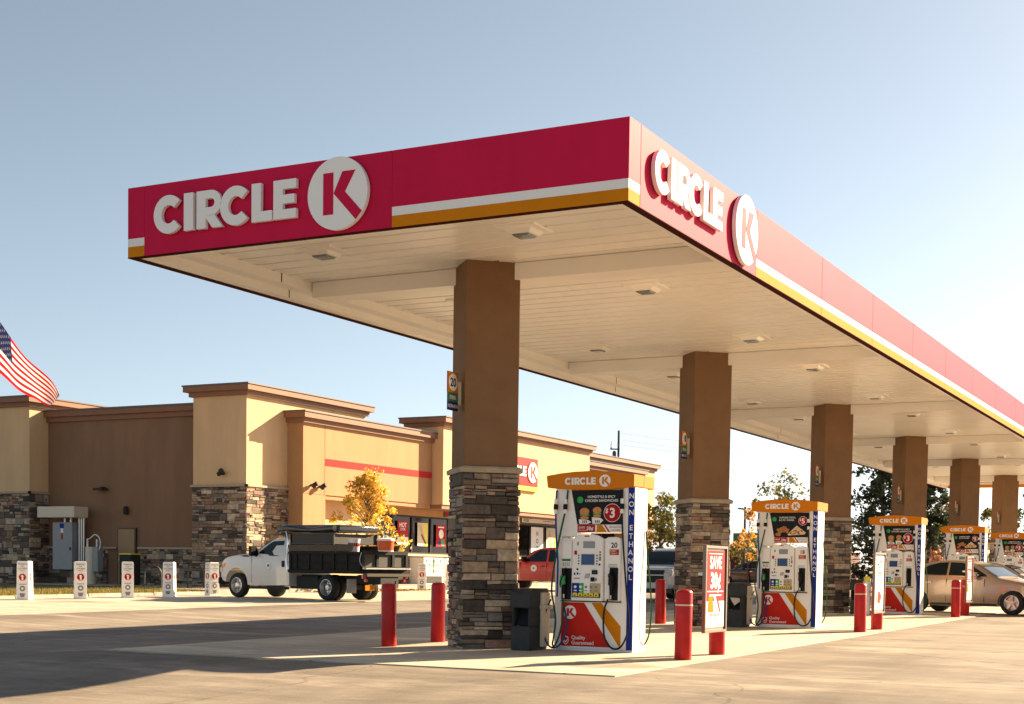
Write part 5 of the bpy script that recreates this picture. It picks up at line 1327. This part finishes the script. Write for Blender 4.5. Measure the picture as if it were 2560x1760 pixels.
broad_tree('shrub', 'olive shrub left of pump 18 behind the dark blue car', -30.0, 90, 3.2, 2.2, .3, 1600, .26, OLIVE, 37, .06, None, 26)
def pine(label, x, y, h, seed, n=60, low=.15):
    rng = random.Random(seed); z = zg(x, y)
    t = thing('pine_tree', label, 'tree', (x, y, z), 0, 'tall dark pines')
    mb = MB(); mb.tube([(0,0,-.1), (.1,0,h*.35), (-.05,.05,h*.7), (0,0,h)], .2, 8, 0, 5, lambda s: .24*(1-.9*s) + .01)
    cents = []
    for k in range(n):
        f = low + (1-low)*rng.random(); zz = h*f; a = rng.uniform(0, 2*pi)
        ln = (1-f)*h*.24 + .6; ln *= rng.uniform(.45, 1.15)
        e = V((cos(a)*ln, sin(a)*ln, zz + ln*rng.uniform(-.12, .22))); s0 = V((0, 0, zz))
        mb.tube([s0, s0.lerp(e, .5) + V((0,0,.08*ln)), e], .05, 5, 0, 3, lambda s: .05*(1-.8*s) + .006)
        for q in (.45, .72, 1.0): cents.append((s0.lerp(e, q) + V((rng.gauss(0,.15), rng.gauss(0,.15), rng.gauss(0,.15))), rng.uniform(.28, .55), rng.randrange(3)))
    mb.build('trunk', M_['pine_bark'], t, smooth=True)
    mb = MB(); leaves(mb, cents, 9500, .27, DARK, rng, 1); mb.build('crown', M_['leaf'], t)
pine('tall dark pine rising between the third and fourth columns', -22.6, 95.9, 11.5, 3, 120, .05)
pine('dark pine with open branches left of the fifth column', -20.6, 99, 10.6, 7, 56, .25)

# ------------------------------------------------------------------ far things
def util_pole(label, x, y, h, arms=True):
    t = thing('utility_pole', label, 'utility pole', (x, y, zg(x, y)), radians(25), 'utility poles carrying the wires')
    mb = MB(); mb.cyl((0,0,0), (0,0,h), .14, .09, 10); mb.build('pole', M_['pine_bark'], t, smooth=True)
    mb = MB(); mb.box(-.7, -.06, h-1.6, .1, .06, h-1.5); mb.build('cross_arm', M_['pine_bark'], t)
    for q in (-.6,):
        mb = MB(); mb.lathe([(0,.05),(.08,.09),(.16,.06),(.6,.05)], (q, 0, h-1.5), (0,0,1), 8); mb.build('insulator', M_['steel'], t)
    for q in (-.35,):
        mb = MB(); mb.lathe([(0,.10),(.05,.16),(.7,.16),(.8,.08)], (q, -.1, h-2.5), (0,0,1), 12); mb.build('transformer', M_['dark_steel'], t)
util_pole('dark utility pole top rising behind the roof of the store', -48.2, 111, 12.4)
util_pole('distant utility pole behind the canopy columns at right', 20, 235, 12.4)
for k, (dz, dy) in enumerate(((0, 0), (-.55, .8), (-1.0, -.6), (-2.6, .2))):
    P0 = V((-48.2, 111 + dy, zg(-48, 111) + 12.2 + dz)); P1 = V((20, 235 + dy, zg(20, 235) + 12.2 + dz))
    pts = []
    for i in range(13):
        s = i/12; p = P0.lerp(P1, s); p.z -= 4*s*(1-s)*1.6; pts.append(p)
    mb = MB(); mb.tube(pts, .012, 5, 0, 1)
    tag(mb.build('power_line', M_['wire']), ['topmost thin wire from the utility pole behind the store', 'second thin wire strung from the utility pole', 'third thin wire strung from the utility pole', 'lowest thin wire strung from the utility pole'][k], 'wire', 'wires in the sky')
# parking lot lamp
t = thing('lamp_post', 'twin armed dark lamp post right of the second column', 'lamp post', (-28.97, 86.75, zg(-29, 87)), radians(27))
mb = MB(); mb.cyl((0,0,0), (0,0,4.85), .09, .07, 10); mb.build('post', M_['dark_steel'], t, smooth=True)
for s in (1, -1):
    mb = MB(); mb.box(0, -.03, 4.62, s*.15, .03, 4.68); mb.prism([(s*.10, -.14, 4.66), (s*.45, -.16, 4.69), (s*.45, .16, 4.69), (s*.10, .14, 4.66)], (0, 0, .09)); mb.build('lamp_head', M_['dark_steel'], t, bevel=.02)
# dark red shop far behind
t = thing('red_shop', 'low dark red building with white letters far behind the second pump', 'building', (-37.5, 116, zg(-37, 116)))
mb = MB(); mb.box(-6, 0, 0, 6, 10, 2.55); mb.build('wall', M_['far_wall'], t)
mb = MB(); mb.box(-6.2, -.3, 2.551, 6.2, 10, 2.72); mb.build('roof', M_['letter'], t)
mb = MB(); mb.box(-2.2, -.1, 2.721, 2.4, .2, 4.0); sb = mb.build('sign_board', M_['ice_green'], t)
mb = MB(); text(mb, Fr((0, -.105, 2.95), (1,0,0), (0,0,1), (0,-1,0)), 'OS', 1.0, -.3, 0, 0, .003, .03); mb.build('lettering', M_['letter'], sb)
for x in (-4, -1.5, 1, 3.5):
    mb = MB(); mb.box(x, -.03, .7, x+1.5, -.001, 2.0); mb.build('window', M_['glass'], t)
# cream house at right
t = thing('cream_house', 'cream walled house with grey roof beyond the fourth column', 'house', (-21.8, 114, zg(-22, 114)))
mb = MB(); mb.box(-4.5, 0, 0, 3.0, 8, 3.4); mb.prism([(-4.5, 0, 3.4), (3.0, 0, 3.4), (-.75, 0, 4.6)], (0, 8, 0)); mb.build('wall', M_['cream_wall'], t)
mb = MB(); mb.prism([(-5.0, -.4, 3.30), (-.75, -.4, 4.70), (-.75, -.4, 4.85), (-5.0, -.4, 3.45)], (0, 8.8, 0)); mb.prism([(3.5, -.4, 3.30), (3.5, -.4, 3.45), (-.749, -.4, 4.85), (-.749, -.4, 4.70)], (0, 8.8, 0)); mb.build('roof', M_['roof_grey'], t)
mb = MB(); mb.box(-1.6, -.03, 1.2, -.6, -.001, 2.4); mb.build('window', M_['glass'], t)
mb = MB(); mb.prism([(-4.6, -3.2, 2.05), (-.4, -3.2, 2.05), (-.4, -.05, 2.75), (-4.6, -.05, 2.75)], (0, 0, .12)); mb.build('porch_roof', M_['roof_grey'], t)
for x in (-4.4, -.6):
    mb = MB(); mb.box(x-.06, -3.1, 0, x+.06, -2.98, 2.049); mb.build('post', M_['letter'], t)
# planter in front of the store
mb = MB()
rng = random.Random(9)
for _ in range(500):
    x = rng.uniform(-33.0, -31.0); y = rng.uniform(45.5, 52.5); s = rng.uniform(.03, .10); z = zg(x, y) + .02
    a = rng.uniform(0, pi); c = rng.choice([(.40,.24,.05), (.30,.16,.05), (.16,.15,.04)])
    mb.poly([(x - s*cos(a), y - s*sin(a), z), (x + s*sin(a), y - s*cos(a), z + s*.8), (x + s*cos(a), y + s*sin(a), z + .01), (x - s*sin(a), y + s*cos(a), z + s*.6)], 0, c)
lf = mb.build('fallen_leaves', M_['leaf']); lf['kind'] = 'stuff'; tag(lf, 'fallen golden leaves scattered on the ground under the young tree', 'leaves')

# ------------------------------------------------------------------ flag
t = thing('flag', 'American flag blowing out from a pole beyond the left edge', 'flag', (-42.05, 38, 0))
mb = MB(); mb.cyl((0,0,0), (0,0,11.0), .09, .05, 12); mb.lathe([(0,.02),(.1,.09),(.2,.02)], (0,0,11.0), (0,0,1), 10); mb.build('pole', M_['steel'], t, smooth=True)
NU, NVV = 48, 39
mb = MB()
def flagp(u, v):                                      # u along the fly, v from top to bottom
    x = .06 + 3.95*u*(1 - .02*u); z = 10.75 - 2.05*v*(1 - .84*u*u) - 3.65*u
    wv = sin(u*9 + v*1.6)*.22*u + sin(u*17 - v*3)*.05*u
    return V((x + .05*sin(u*12+v*4)*u, wv + .30*v*sin(u*5), z + .06*sin(u*9 + 2*v)*u))
idx = [[mb.vert(flagp(i/NU, j/NVV)) for i in range(NU+1)] for j in range(NVV+1)]
for j in range(NVV):
    for i in range(NU):
        u = (i+.5)/NU; v = (j+.5)/NVV; st = int(v*13)
        c = (.55,.012,.025) if st % 2 == 0 else (.78,.76,.73)
        if u < .40 and v < 7/13: c = (.012,.016,.075)
        mb.face((idx[j][i], idx[j][i+1], idx[j+1][i+1], idx[j+1][i]), 0, c)
M_['flag'] = mat('flag cloth', (.5,.5,.5), .8, tint=True, trans=.35)
mb.build('cloth', M_['flag'], t, smooth=True)
mb = MB()
for r_ in range(9):
    n_ = 6 if r_ % 2 == 0 else 5
    for k in range(n_):
        u = .40*((k + (.5 if n_ == 6 else 1.0))/6); v = (7/13)*((r_ + .8)/9.6)
        c = flagp(u, v); du = (flagp(u+.01, v) - flagp(u-.01, v)).normalized(); dv = (flagp(u, v+.01) - flagp(u, v-.01)).normalized(); n = du.cross(dv).normalized()
        for s in (1, -1):
            P = []
            for q in range(10):
                a = pi/2 + q*pi/5; rad = .075 if q % 2 == 0 else .032
                P.append(c + du*cos(a)*rad - dv*sin(a)*rad + n*s*.006)
            mb.poly(P)
mb.build('stars', M_['letter'], t)

# manhole cover near the lower edge of the view
x, y = -5.25, 12.1
t = thing('manhole_cover', 'dark round manhole cover in the paving at the bottom of the view', 'manhole cover', (x, y, zg(x, y)))
mb = MB(); mb.lathe([(-.05, .36), (.012, .36), (.014, .33), (.008, .325), (.008, .0)], (0,0,0), (0,0,1), 32); mb.build('cover', M_['dark_steel'], t, smooth=True)
mb = MB(); mb.lathe([(-.05, .42), (.006, .42), (.006, .362), (-.05, .362)], (0,0,0), (0,0,1), 32); mb.build('rim', M_['walk'], t)
